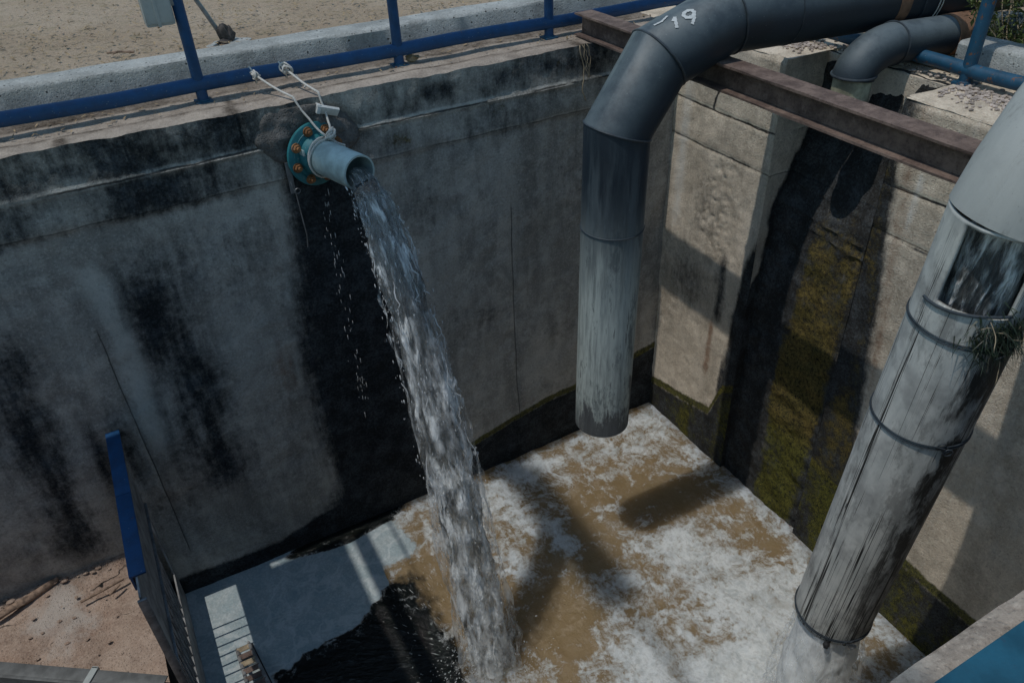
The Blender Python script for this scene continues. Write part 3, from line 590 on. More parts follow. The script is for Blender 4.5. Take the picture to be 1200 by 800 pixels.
# ---------------------------------------------------------------- water surface
x = np.linspace(-.95, 4.55, 290); y = np.linspace(.47, YA+.02, 250); Xg, Yg = np.meshgrid(x, y, indexing='ij')
foam = .43+.0*Xg
for cx, cy, rx, ry, a in [
    (2.42,4.52,.30,.14,-.40),(2.94,4.28,.36,.20,-.55),(3.56,4.17,.30,.16,-.45),(3.46,3.88,.42,.24,-.95),(3.38,4.50,.26,.10,-.35),(4.04,3.42,.13,.30,-.55),
    (3.93,2.92,.17,.22,-.75),(2.61,3.65,.22,.20,-.65),(1.18,4.30,.20,.30,-1.0),(1.87,3.30,.35,.30,-.75),(2.05,4.2,.20,.20,-.55),(2.71,3.95,.13,.26,-.60),
    (2.09,3.11,.35,.2,-.6),(2.48,2.89,.2,.2,-.4),(3.01,2.53,.25,.2,-.35),(3.84,3.62,.2,.2,-.4),(2.12,5.0,.25,.07,-.6),(2.3,3.5,.3,.2,-.55),(1.5,3.6,.5,.5,-.6),(1.7,4.5,.25,.25,-.3),
    (3.86,4.92,.45,.13,.75),(2.61,4.90,.28,.12,.85),(1.92,4.66,.30,.16,.85),(2.15,4.37,.18,.18,.5),(2.37,3.20,.14,.30,.65),(2.34,2.65,.22,.45,.75),(3.4,2.88,.28,.35,.45),
    (3.77,2.56,.35,.3,.4),(3.36,2.33,.5,.3,.5),(2.78,2.17,.5,.4,.55),(3.19,3.35,.22,.3,.45),(3.51,3.23,.2,.35,.4),(2.42,3.98,.12,.3,.55),(1.96,4.03,.12,.22,.55),(4.2,2.6,.1,1.2,.4),(3.6,4.62,.6,.1,.35)]:
    foam = foam + (.72 if a < 0 else .62)*a*bump2(Xg, Yg, cx, cy, rx, ry)
clear = sstep(4.30, 3.95, Yg+.42*(fbm(Xg*2, Yg*2, 3, 4)-.5)+.22*(fbm(Xg*8, Yg*8, 5, 4)-.5)-np.interp(Xg, [-.7,-.3,.4,.75,1.0], [-.22,-.14,-.02,.16,.25]))*sstep(1.35, .75, Xg+.3*(fbm(Xg*2, Yg*2, 6, 3)-.5))
clear2 = bump2(Xg, Yg, .72, 5.02, .42, .10)*1.5*(.6+.8*fbm(Xg*5, Yg*5, 1, 4))
clear3 = .9*bump2(Xg, Yg, 1.12, 5.06, .2, .08)
clr = np.clip(np.maximum(np.maximum(clear, clear2), clear3), 0, 1)
foam = foam*(1-clr)*1.0 - .5*clr
smooth = sstep(1.42, 1.12, Xg+.25*(fbm(Xg*2.5, Yg*2.5, 9, 4)-.5))*sstep(3.7, 4.1, Yg+0*Xg)*(1-sstep(.15,.6,clr))
smooth = np.where((Xg > .9) & (Yg < 4.55), smooth*sstep(4.35, 4.6, Yg), smooth)
smooth = np.maximum(smooth, sstep(-.1,-.3,Xg)*sstep(3.0,3.2,Yg))
imp = np.exp(-(((Xg-1.38)/.5)**2+((Yg-3.3)/.45)**2)); imp2 = np.exp(-(((Xg-2.95)/.5)**2+((Yg-1.7)/.5)**2))
turb = .012+.11*imp+.09*imp2+.008*sstep(1.2,2.0,Xg)
foam = foam+.5*np.exp(-(((Xg-1.38)/.22)**2+((Yg-3.2)/.22)**2))+.9*imp2
h = (fbm(Xg*3, Yg*3, 1, 4)-.5)*1.2+(fbm(Xg*9, Yg*9, 2, 4)-.5)*.8+(np.abs(fbm(Xg*5, Yg*5, 7, 4)-.5))*.8
h = h*turb*(1-.75*np.clip(smooth, 0, 1))*(1-.4*clr)
zt = ZW+h
mb = MB(); mb.grid(np.stack([Xg, Yg, zt], -1), foam=foam, clear=clr, smooth=smooth)
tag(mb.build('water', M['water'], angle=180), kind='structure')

# ---------------------------------------------------------------- kerbs
def kerb(name, x0, x1, y0, y1, z0, z1, axis, label):
    mb = MB(); n = 120
    t = np.linspace(0, 1, n)
    a0, a1, b0, b1 = (x0, x1, y0, y1) if axis == 'x' else (y0, y1, x0, x1)
    prof = [(b0, z0), (b0, z1-.025), (b0+.012, z1-.006), (b0+.03, z1), (b1-.03, z1), (b1, z1-.02), (b1, z0)]
    P = np.zeros((n, len(prof), 3)); 
    for j, (b, zz) in enumerate(prof):
        al = a0+(a1-a0)*t; nb = (fbm(al*4, j*3.3+0*al, 0*al, 4)-.5)*.014; nz = (fbm(al*4, j*3.3+0*al, 5+0*al, 4)-.5)*.014
        P[:, j, 2] = zz+nz
        if axis == 'x': P[:, j, 0] = al; P[:, j, 1] = b+nb
        else: P[:, j, 1] = al; P[:, j, 0] = b+nb
    mb.grid(P if axis != 'x' else P[::-1])
    for q in (0, n-1): mb.add(P[q].tolist(), [tuple(range(len(prof)))])
    return tag(mb.build(name, M['kerb'], angle=40), label, 'kerb')
kerb('concrete_kerb', -8, 5.3, 5.735, 5.99, -.05, .20, 'x', 'long pitted concrete kerb in shade behind the left blue railing')
kerb('concrete_kerb', 4.87, 5.12, -2.5, 3.13, -.05, .20, 'y', 'short sunlit concrete kerb behind the right blue post')

# ---------------------------------------------------------------- railings
def railing(label, along, fixed, base_z, rail_r, post_r, posts, ends, mat, top=1.08):
    t = thing('blue_railing', label, 'railing', (posts[0] if along == 'x' else fixed, fixed if along == 'x' else posts[0], 0))
    o = Vector(t.location)
    P = lambda a, z: (Vector((a, fixed, z)) if along == 'x' else Vector((fixed, a, z)))-o
    n = 24; mb = MB(); mb.tube([P(ends[0]+(ends[1]-ends[0])*i/n, base_z+.006*math.sin(i*1.7)) for i in range(n+1)], rail_r, 20); mb.build('bottom_rail', mat, t)
    mb = MB(); mb.tube([P(ends[0], top), P(ends[1], top)], rail_r*.9, 20); mb.build('top_rail', mat, t)
    for a in posts:
        mb = MB(); mb.tube([P(a, -.03), P(a, top)], post_r, 20); p = mb.build('post', mat, t)
        mb = MB(); q = P(a, 0); mb.box(q.x-.055, q.x+.055, q.y-.055, q.y+.055, -.01, .012, bev=.004); mb.torus(q+Vector((0,0,.014)), (0,0,1), post_r, .008, 20, 6); mb.build('base_plate', M['blue_old'], p)
    return t
railing('long blue pipe railing with three visible posts on top of the shaded left wall', 'x', 5.42, .112, .046, .036, [-.75,.583,1.961,3.216,4.5], (-6.5, 4.74), M['blue'])
railing('weathered blue railing with one post on the gravelly right wall top', 'y', 4.74, .085, .043, .040, [2.934,1.4,-.3], (5.30, -.6), M['blue_old'])

# box on the left post
t = thing('junction_box', 'pale grey box hanging on the leftmost blue post at the top edge', 'box', (.455, 5.405, .50))
mb = MB(); mb.box(-.085,.085,-.05,.05,0,.30,bev=.018); mb.build('housing', M['boxgrey'], t)
mb = MB(); mb.box(-.075,.075,-.056,-.050,.02,.28,bev=.002); mb.box(-.02,.0,-.062,-.05,0,.3,bev=.002); mb.build('cover', M['boxgrey'], t)
for zz_ in (.10, .22): mb = MB(); mb.box(.08,.13,-.012,.012,zz_,zz_+.04); mb.build('bracket', M['galv'], t)
# stay rod with cloth
t = thing('stay_rod', 'thin grey rod tied with a dark rag at its foot behind the kerb', 'rod', (.93,6.17,.17))
mb = MB(); mb.tube([(0,0,-.02),(-.12,-.02,.26),(-.26,-.04,.56),(-.50,-.06,1.15)], .016, 12); mb.build('rod', M['galv'], t)
mb = MB(); mb.blob((0,0,.05), (.055,.05,.075), 3, .6, 3); mb.blob((-.03,-.05,.012), (.05,.03,.02), 8, .6, 2); mb.build('rag', M['cloth'], t)
mb = MB(); mb.blob((0,0,-.012), (.16,.11,.022), 5, .5, 3); mb.build('mortar_pad', M['kerb'], t)

# ---------------------------------------------------------------- I-beam
t = thing('steel_beam', 'rusty brown steel I-beam lying across the pit under the big black pipe', 'beam', (3.47,5.33,0.012))
def beamgrid(x0, x1, z0, z1):
    mb = MB(); n = 90; yy = np.linspace(0, -6.2, n); P = []
    for i, (a, b) in enumerate([(x0,z0),(x1,z0),(x1,z1),(x0,z1),(x0,z0)]):
        P.append(np.stack([a+(fbm(yy*6, i % 4*4+0*yy, 0*yy, 4)-.5)*.006, yy, b+(fbm(yy*6, i % 4*4+0*yy, 8+0*yy, 4)-.5)*.006], -1))
    mb.grid(np.stack(P, 1)[:, ::-1]); 
    for q in (0, n-1): mb.add([P[j][q].tolist() for j in range(4)], [(0,1,2,3)])
    return mb
beamgrid(-.078,.078,.152,.166).build('top_flange', M['rust'], t, 30); beamgrid(-.006,.006,.0125,.1515).build('web', M['rust'], t, 30); beamgrid(-.078,.078,-.001,.012).build('bottom_flange', M['rust'], t, 30)

# ---------------------------------------------------------------- big black pipe
R = .212
ax = [(2.745,3.85,-2.56),(2.775,3.85,-.17),(3.06,3.85,.225),(3.56,3.845,.385),(4.95,3.66,.385)]
o = Vector(ax[0])
t = thing('drain_pipe', 'big black plastic drain pipe bending down over the pit corner, marked with white digits', 'pipe', o)
loc = [Vector(p)-o for p in ax]
def sub(a, b, n): return [a+(b-a)*i/n for i in range(n)]
dh = (loc[4]-loc[3]).normalized()
def nrm(i):
    d1 = (loc[i]-loc[i-1]).normalized(); d2 = (loc[i+1]-loc[i]).normalized(); return (d1+d2).normalized()
mb = MB(); mb.tube([loc[0], loc[1]], R, 56, inner=.014, n1=nrm(1)); mb.build('hanging_pipe', M['bpipe'], t)
mb = MB(); mb.tube([loc[1], loc[2], loc[3]], R, 56, inner=.014, n0=nrm(1), n1=nrm(3)); mb.build('elbow', M['bpipe'], t)
mb = MB(); mb.tube([loc[3], loc[4]], R, 56, inner=.014, n0=nrm(3)); hz = mb.build('horizontal_pipe', M['bpipe'], t)
for i, rr in ((1, .007), (2, .008), (3, .006)):
    mb = MB(); mb.torus(loc[i], nrm(i), R*1.03+.001, rr); mb.build('weld_ring', M['ring'], t)
zr = loc[0]+(loc[1]-loc[0])*((-.83+2.56)/(2.39)); mb = MB(); mb.torus(zr, loc[1]-loc[0], R+.002, .005); mb.build('weld_ring', M['ring'], t)
mb = MB(); mb.tube([loc[3]+dh*.42, loc[3]+dh*.425], R+.004, 56); mb.build('weld_ring', M['ring'], t)
mb = MB(); mb.tube([loc[3]+dh*1.18, loc[3]+dh*1.27], R+.003, 56, inner=.01); mb.build('rust_band', M['tape'], t)
# flared far fitting with wires
mb = MB(); mb.tube([loc[4]-dh*.02, loc[4]+dh*.16, loc[4]+dh*.22, loc[4]+dh*.30, loc[4]+dh*.55], [R+.012,R+.012,R+.03,R+.04,R+.04], 48, inner=.02); mb.build('flared_socket', M['bpipe'], t)
mb = MB(); c = loc[4]+dh*.08
mb.torus(c, dh+Vector((.12,0,0)), R+.022, .004, 48, 6); mb.torus(c+dh*.02, dh+Vector((-.10,0.05,0)), R+.022, .004, 48, 6); mb.build('tie_wire', M['rope'], t)
# pipe goes on out to the yard
mb = MB(); mb.tube([loc[4]+dh*.5, loc[4]+dh*3.5], R, 48, inner=.014); mb.build('horizontal_pipe', M['bpipe'], t)
# sprayed digits on the bend
e0, e1 = loc[2], loc[3]; ed = (e1-e0).normalized()
view = Vector((0,0,1.6))-(o+(e0+e1)/2); topn = (Vector((0,0,1))-ed*ed.z).normalized(); sid = ed.cross(topn)
def onpipe(s, ang):        # s along axis from e0, ang from the top towards the pit side
    d = topn*math.cos(ang)-sid*math.sin(ang)*(-1 if sid.y > 0 else 1)*1.0
    return e0+ed*s+d*(R+.0045), d
sgn = -1 if sid.y > 0 else 1
def stroke(mb, pts, wd=.020):
    wd *= .85
    pp = []
    for s_, a_ in pts:
        s_ = .13+(s_-.2)*.74; a_ = a_*.8+.52
        d = topn*math.cos(a_)+sid*math.sin(a_)*sgn
        pp.append(((e0+ed*s_+d*(R+.0055)), d))
    vs = []; fs = []
    for i, (p, d) in enumerate(pp):
        tng = (pp[min(i+1, len(pp)-1)][0]-pp[max(i-1, 0)][0]).normalized(); sd = tng.cross(d).normalized()*wd/2*(1+.25*math.sin(i*2.3))
        vs += [p-sd, p+sd]
        if i: fs.append((2*i-2, 2*i-1, 2*i+1, 2*i))
    mb.add(vs, fs)
def dense(pts, n=6):
    pts = list(pts)
    out = []
    for i in range(len(pts)-1):
        for q in range(n): out.append((pts[i][0]+(pts[i+1][0]-pts[i][0])*q/n, pts[i][1]+(pts[i+1][1]-pts[i][1])*q/n))
    return out+[pts[-1]]
mb = MB()
stroke(mb, dense([(.02,-.52),(.09,-.48),(.17,-.60)]), .016)                                   # tail of the digit cut by the pipe's edge
stroke(mb, dense([(.135,.10),(.175,-.20),(.195,-.34)]), .022); stroke(mb, dense([(.195,-.34),(.15,-.22)]), .018)
stroke(mb, [(.30+.045*math.cos(q), -.14+.155*math.sin(q)) for q in np.linspace(0, 2*PI, 22)], .026); stroke(mb, dense([(.345,-.12),(.31,.10),(.26,.26)]), .022)
mb.build('painted_digits', M['paint_white'], t)

# ---------------------------------------------------------------- small black elbow into the channel
r = .132; pts = [(4.30,3.40,-.06),(4.31,3.40,.02)]
for i in range(7):
    a = PI/2*i/6; pts.append((4.31+.30*(1-math.cos(a)), 3.40+.0*i, .0+.155*math.sin(a)+.0))
o = Vector((4.30,3.40,-.3)); L = lambda ps: [Vector(p)-o for p in ps]
t = thing('elbow_pipe', 'small black elbow pipe emptying into the mossy channel behind the beam', 'pipe', o)
def bend(c0, R0, n, r, rz=None): return [(4.29+.30*(1-math.cos(PI/2*i/n)), 3.40, c0+R0*math.sin(PI/2*i/n)) for i in range(n+1)]
bp = bend(.0, .165, 10, r)
mb = MB(); mb.tube(L(bp), r, 36, inner=.012); mb.build('elbow', M['bpipe'], t)
mb = MB(); mb.torus(L([bp[0]])[0]+Vector((0,0,.02)), (0,0,1), r+.003, .009); mb.build('socket_ring', M['ring'], t); mb = MB(); mb.torus(L([bp[-1]])[0], (1,0,0), r+.003, .006); mb.build('socket_ring', M['ring'], t)
ex = [(4.585,3.40,.165),(5.25,3.33,.15)]
mb = MB(); mb.tube(L(ex), r-.002, 36, inner=.012); mb.build('horizontal_pipe', M['bpipe'], t)
mb = MB(); mb.tube(L([(5.03,3.353,.157),(5.24,3.331,.151)]), r+.002, 36, inner=.01); mb.build('rust_band', M['tape'], t)
mb = MB(); mb.tube(L([(4.60,3.30,.20),(5.02,3.262,.188)]), .004, 6); mb.build('print_line', M['paint_white'], t)
mb = MB(); mb.tube(L([(5.24,3.33,.15),(5.40,3.25,.15),(5.9,2.97,.15),(7.2,2.4,.13)]), r-.01, 32, inner=.012); mb.build('yard_pipe', M['bpipe'], t)
mb = MB(); mb.tube(L([(4.29,3.40,-.30),(4.29,3.40,.012)]), r-.012, 32, inner=.012); mb.build('pale_stub', plainmat('stained_pale_pvc', (.42,.40,.28), .6, var=.5, scale=7), t)

# ---------------------------------------------------------------- teal outlet
mouth = Vector((1.295,4.55,-.353)); fl = Vector((1.155,5.03,-.353)); d = (mouth-fl).normalized()
t = thing('outlet_pipe', 'teal flanged outlet pipe pouring water from the shaded wall', 'pipe', fl)
Z0 = Vector((0,0,0))
mb = MB(); mb.tube([Z0-d*.05, Z0+d*.02, mouth-fl], .116, 48, inner=.012); mb.build('spigot', M['teal_pale'], t)
mb = MB(); mb.tube([Z0-d*.012, Z0-d*.009, Z0+d*.012, Z0+d*.016], [.208,.215,.215,.208], 56); mb.build('flange', M['teal'], t)
mb = MB(); mb.tube([Z0+d*.016, Z0+d*.022], [.166,.158], 56); mb.tube([Z0+d*.02, Z0+d*.05, Z0+d*.075], [.140,.134,.120], 48); mb.torus(Z0+d*.018, d, .172, .005, 56, 6); mb.build('flange_collar', M['teal'], t)
mb = MB(); mb.tube([Z0-d*.055, Z0-d*.018], .19, 48); mb.build('back_flange', M['black_rubber'], t)
ea = d.orthogonal().normalized(); eb = d.cross(ea)
for i in range(8):
    a = 2*PI*(i+.35)/8; q = (ea*math.cos(a)+eb*math.sin(a))*.172
    mb = MB(); mb.tube([Z0+q+d*.015, Z0+q+d*.026], .033, 18); mb.tube([Z0+q+d*.026, Z0+q+d*.045], .025, 6); mb.tube([Z0+q+d*.045, Z0+q+d*.062], .013, 12); mb.build('bolt', M['bolt'], t)
for i in range(2):
    a = 2*PI*(i*.5+.31); q = (ea*math.cos(a)+eb*math.sin(a))*.14
    mb = MB(); mb.box(-.006,.006,-.02,.02,-.03,.03, Matrix.Translation(Z0+q+d*.045) @ d.to_track_quat('Z','Y').to_matrix().to_4x4(), bev=.003); mb.build('flange_rib', M['teal_pale'], t)
# broken mortar around it, on the wall
mb = MB(); nr_, na_ = 14, 90
rr_ = np.linspace(.15, .36, nr_)[:, None]; aa_ = np.linspace(0, 2*PI, na_)[None, :]
ed_ = (.21+.20*fbm(np.cos(aa_)*2.1+3, np.sin(aa_)*2.1, 2, 4))*(1-.42*sstep(.1,-.55,np.sin(aa_)))+.10*sstep(.2,.9,np.sin(aa_-.6))
rad_ = .15+(ed_-.15)*(np.arange(nr_)[:, None]/(nr_-1))
px_ = 1.16+np.cos(aa_)*rad_; pz_ = np.minimum(-.335+np.sin(aa_)*rad_, -.025-.02*fbm(np.cos(aa_)*6, np.sin(aa_)*6, 1, 3))
pr_ = .050*np.sin(np.linspace(.25, 1, nr_)[:, None]*PI)**.6*(.35+1.3*fbm(px_*14, 3+0*px_, pz_*14, 5)) - .03*(np.arange(nr_)[:, None] == nr_-1)
mb.grid(np.stack([px_, 5.095-pr_, pz_], -1))
tag(mb.build('mortar_collar', M['block'], angle=60), 'ring of rough broken mortar on the wall around the teal outlet flange', 'mortar')

# ropes
def rope(pts, r=.006, name='rope', label='', m='rope'):
    pts = [Vector(p) for p in pts]; out = []
    for i in range(len(pts)-1):
        a, b = pts[i], pts[i+1]
        for q in range(6): out.append(a+(b-a)*q/6+Vector((0,0,-.012*math.sin(PI*q/6))))
    out.append(pts[-1]); mb = MB(); mb.tube(out, r, 8)
    return mb, out
def knot(mb, c, n=7, s_=.028, r=.006):
    for i in range(n): mb.torus(Vector(c)+Vector((random.uniform(-1,1), random.uniform(-1,1), random.uniform(-1,1)))*s_*.4, (random.uniform(-1,1),random.uniform(-1,1),random.uniform(-1,1)), s_*random.uniform(.5,1), r, 14, 6)
tp = fl+d*.07+Vector((0,0,.12))
mb, _ = rope([(.93,5.37,.13),(1.085,5.075,.03),(1.15,5.015,-.11),(1.21,4.94,-.205),(1.33,4.93,-.30),(1.33,4.95,-.44)], .0075)
knot(mb, (.935,5.37,.125)); mb.torus((.93,5.42,.112), (1,0,.2), .052, .006, 24, 6); mb.torus(fl+d*.10, d+Vector((.15,0,.1)), .130, .0075, 36, 6); mb.torus(fl+d*.115, d+Vector((.05,0,-.1)), .128, .006, 36, 6)
tag(mb.build('rope', M['rope'], angle=180), 'longer white rope from the blue rail looped round the teal spigot', 'rope')
mb, _ = rope([(1.14,5.37,.13),(1.255,5.075,.03),(1.27,5.03,-.10),(1.265,4.97,-.16),(1.255,4.94,-.215)], .0075)
knot(mb, (1.145,5.37,.13), 8, .035); knot(mb, (1.255,4.945,-.212), 9, .04, .008); mb.torus((1.13,5.42,.112), (1,0,.3), .053, .006, 24, 6)
mb2, _ = rope([(1.15,5.36,.13),(1.20,5.36,.08),(1.24,5.33,.02),(1.22,5.29,.015)], .004); mb.add(mb2.v, mb2.f)
tag(mb.build('rope', M['rope'], angle=180), 'short white rope knotted from the blue rail to the top of the teal flange', 'rope')
mb = MB(); mb.box(-.075,.075,-.012,.012,-.03,.03, Matrix.Translation((1.285,5.035,-.085)) @ Matrix.Rotation(.35,4,'Y') @ Matrix.Rotation(.5,4,'X'), bev=.006); mb.box(-.075,-.05,-.02,.04,-.03,.03, Matrix.Translation((1.285,5.035,-.085)) @ Matrix.Rotation(.35,4,'Y'), bev=.004)
tag(mb.build('plastic_wedge', M['white_plastic'], angle=30), 'small white plastic wedge caught on the rope above the teal flange', 'plastic scrap')
mb, _ = rope([(.965,5.03,-.38),(.945,5.0,-.50),(.96,4.99,-.58),(.975,5.0,-.9),(.965,5.01,-1.0)], .004); mb.box(.93,.965,5.0,5.004,-.58,-.36); mb.torus((.975,4.99,-.565), (0,1,0), .018, .003, 16, 6)
tag(mb.build('hanging_strap', M['galv'], angle=40), 'thin broken strap and wire hanging left of the teal flange', 'strap')
mb = MB()
for i in range(4):
    x0 = 3.27+i*.02; p = Vector((x0, 5.06, .01)); pts = [p]
    for q in range(10): p = p+Vector((random.uniform(-.012,.018), random.uniform(-.006,.002)-.004*(q < 2), -.042*(.6 if i else 1.0))); pts.append(p)
    mb.tube(pts, .0045 if i == 0 else .0025, 6)
tag(mb.build('dry_root', M['strawr'], angle=180), 'pale dry roots hanging over the wall edge left of the beam end', 'root')

# ---------------------------------------------------------------- falling water
def stream(path, rad, nv=170, nu=72, amp=.3, seed=0, thin=None, air=None, ell=1.0):
    """lofted lumpy sheet around a path; path(t)->Vector, rad(t)->m"""
    mb = MB(); P = np.zeros((nv, nu+1, 3)); U = np.zeros((nv, nu+1)); V = np.zeros((nv, nu+1)); TH = np.zeros((nv, nu+1)); AI = np.zeros((nv, nu+1)); Lg = 0; last = None
    for i in range(nv):
        t = i/(nv-1); p = path(t); q = path(min(1, t+.01))-path(max(0, t-.01)); dd = q.normalized()
        a = dd.cross(Vector((0,1,0))) if abs(dd.y) < .9 else dd.cross(Vector((0,0,1))); a.normalize(); b = dd.cross(a).normalized()
        if last is not None: Lg += (p-last).length
        last = p; th = np.linspace(0, 2*PI, nu+1)
        cx, cy = np.cos(th)*.5, np.sin(th)*.5
        n = (fbm(cx*4+seed*7, cy*4+seed*3, Lg*3.6, 4)-.5)*2*amp*min(1, .15+t*3) + (fbm(cx*10+seed, cy*10, Lg*9, 3)-.5)*amp*.7*min(1, .1+t*3)
        rr = rad(t)*(1+n)
        P[i] = np.array(p)[None]+np.outer(np.cos(th)*rr*ell, np.array(a))+np.outer(np.sin(th)*rr, np.array(b))
        U[i] = th/(2*PI); V[i] = Lg; TH[i] = thin(t) if thin else 0; AI[i] = air(t) if air else 0
    mb.grid(P[:, ::-1], u=U[:, ::-1], v=V, thin=TH, air=AI); return mb
def drops(mb, n, pos, size, dirn, stretch):
    ico = bmesh.new(); bmesh.ops.create_icosphere(ico, subdivisions=1, radius=1); base = [v.co.copy() for v in ico.verts]; fs = [[v.index for v in f.verts] for f in ico.faces]; ico.free()
    for i in range(n):
        p = pos(); s_ = size(); q = Vector(dirn(p)).to_track_quat('Z', 'Y')
        st = random.uniform(*stretch); mb.add([Vector(p)+(q @ Vector((v.x*s_, v.y*s_, v.z*s_*st))) for v in base], fs)
T_END = .848
def jp(t, vx=0.0):
    s_ = t*T_END; return Vector((1.293+.05*s_, 4.60-1.66*s_, -.378-.022*max(0, 1-5*t)-4.9*s_*s_))
jr = lambda t: .082+.020*min(1, t*7)+.032*min(1, t*1.5)+.055*t
t = thing('water_jet', 'white and glassy jet of water falling from the teal outlet into the pit', 'water jet', jp(0))
off = -Vector(t.location)
def shift(mb): mb.v = [tuple(Vector(p)+off) for p in mb.v]; return mb
shift(stream(jp, lambda q: jr(q)*.80, amp=.42, seed=1, air=lambda q: q*.9)).build('stream_core', M['jet_core'], t, 180)
shift(stream(jp, lambda q: jr(q)*.95, amp=.50, seed=2, air=lambda q: .1+q*.7, thin=lambda q: .0)).build('stream_sheet', M['jet_skin'], t, 180)
shift(stream(jp, lambda q: jr(q)*(1.03+.14*q), amp=.45, seed=3, air=lambda q: .3+q*.6, thin=lambda q: .16)).build('stream_sheet', M['jet_skin'], t, 180)
shift(stream(lambda q: jp(.45+.55*q), lambda q: jr(.45+.55*q)*(1.0+.24*q), 60, 56, .3, 9, air=lambda q: .5, thin=lambda q: .30-.16*q)).build('spray_veil', M['mist'], t, 180)
mb = MB()
def dp():
    q = random.random()**.7; p = jp(q); a = random.uniform(0, 2*PI); rr = jr(q)*random.uniform(.8, 1.18+.35*q*random.random())
    return Vector((p.x+rr*math.cos(a), p.y+rr*math.sin(a), p.z))
dv = lambda p: (0, -1.66, -math.sqrt(max(.1, 2*9.8*max(0, -.4-p[2]))))
drops(mb, 900, dp, lambda: random.uniform(.0015,.0036)*random.choice([1,1,1,1.7]), dv, (1.5, 5))
for i in range(40):      # torn ligaments along the rim
    q = random.uniform(.06, .93); a = random.uniform(0, 2*PI); ln = random.uniform(.03, .10); pts = []
    for j in range(6):
        qq = q+ln*j/5*.6; p = jp(min(qq, 1)); rr = jr(qq)*(1.03+.10*math.sin(j*.9+i)); pts.append((p.x+rr*math.cos(a+.12*j*random.uniform(-.4,.4)), p.y+rr*math.sin(a), p.z))
    mb.tube(pts, [.001,.003,.0045,.004,.003,.001], 6)
tag(shift(mb).build('flying_drops', M['drop'], t, 180), kind='stuff')
# splash where it lands
mb = MB(); base = jp(1)
def sp():
    a = random.uniform(0, 2*PI); rr = abs(random.gauss(0, .27)); return Vector((base.x+rr*math.cos(a)-.05, base.y+rr*math.sin(a)*.8, ZW+.01+abs(random.gauss(0, .14))*math.exp(-rr)))
drops(mb, 900, sp, lambda: random.uniform(.0015,.005), lambda p: (p[0]-base.x, p[1]-base.y, random.uniform(-1,1)), (1, 3.2))
drops(mb, 45, lambda: Vector((random.uniform(.7,1.3), random.uniform(3.45,4.3), ZW+random.uniform(.0,.05))), lambda: random.uniform(.001,.0022), lambda p: (p[0]-base.x, p[1]-base.y, .05), (4, 22))
tag(shift(mb).build('splash', M['drop'], t, 180), kind='stuff')
# thin drip under the flange
mb = MB()
drops(mb, 70, lambda: Vector((1.15+random.gauss(0,.02)+.02*random.choice([-1,0,1]), 4.99+random.gauss(0,.02), random.uniform(-2.7,-.58))), lambda: random.uniform(.0015,.0035), lambda p: (0,0,-1), (3, 12))
tag(mb.build('dripping_water', M['drop'], angle=180), 'thin line of drips falling beneath the teal flange against the black stain', 'water drip', kind='stuff')

# ---------------------------------------------------------------- right PVC pipe with a hole cut in it
RP = .220
b0 = Vector((2.975,1.675,-2.58)); b1 = Vector((2.955,1.49,.20))
t = thing('drain_pipe', 'cracked pale grey pipe with a hole cut in its side, at the right edge', 'pipe', b0)
axd = (b1-b0).normalized(); Lp = (b1-b0).length
tc = Vector((0,0,1.6))-(b0+axd*2.5); tc = (tc-axd*tc.dot(axd)).normalized(); sd = axd.cross(tc).normalized()     # sd: away from / to the left
if sd.dot(r2) > 0: sd = -sd                                  # sd points to picture left; angle grows to the right
nu, nv = 120, 190
P = np.zeros((nv, nu, 3)); U = np.zeros((nv, nu)); V = np.zeros((nv, nu))
for i in range(nv):
    l = Lp*i/(nv-1)
    for j in range(nu):
        a = -PI+2*PI*j/nu; rr = RP*(1+.012*(float(vnoise(j*.2, l*1.3, 2))-.5))
        q = axd*l+(tc*math.cos(a)-sd*math.sin(a))*rr; P[i, j] = q; U[i, j] = j/nu; V[i, j] = l
vs = P.reshape(-1, 3).tolist(); fs = []
zof = lambda l: b0.z+axd.z*l
for i in range(nv-1):
    zc_ = zof(Lp*(i+.5)/(nv-1))
    for j in range(nu):
        a = -PI+2*PI*(j+.5)/nu
        left = math.radians(-32); right = math.radians(42)
        if -.17 < zc_ < .187 and left < a < right: continue
        j2 = (j+1) % nu; fs.append((i*nu+j, i*nu+j2, (i+1)*nu+j2, (i+1)*nu+j))
mb = MB(); mb.add(vs, fs, u=U.reshape(-1), v=V.reshape(-1)); pp = mb.build('straight_pipe', M['pvc'], t, 40)
sm = pp.modifiers.new('wall', 'SOLIDIFY'); sm.thickness = .016; sm.offset = -1
bm = bmesh.new(); bm.from_mesh(pp.data); bmesh.ops.recalc_face_normals(bm, faces=bm.faces[:]); bm.to_mesh(pp.data); bm.free()
mid_out = sum(1 for f in list(pp.data.polygons)[:200] if (Vector(f.center)-axd*Vector(f.center).dot(axd)).dot(f.normal) > 0)
sm.offset = -1 if mid_out > 100 else 1
el = [Lp*axd, Vector((2.99,1.47,.34))-b0, Vector((3.12,1.47,.53))-b0, Vector((3.36,1.52,.66))-b0, Vector((6.2,2.20,.66))-b0]
dk = ((el[3]-el[2]).normalized()+(el[4]-el[3]).normalized()).normalized()
mb = MB(); mb.tube([el[0]-axd*.03]+el[1:4], RP+.008, 64, inner=.016, uv=True, n1=dk); mb.build('elbow', M['pvc'], t)
mb = MB(); mb.tube([el[3], el[4]], RP+.004, 56, inner=.016, uv=True, n0=dk); mb.build('horizontal_pipe', M['pvc'], t)
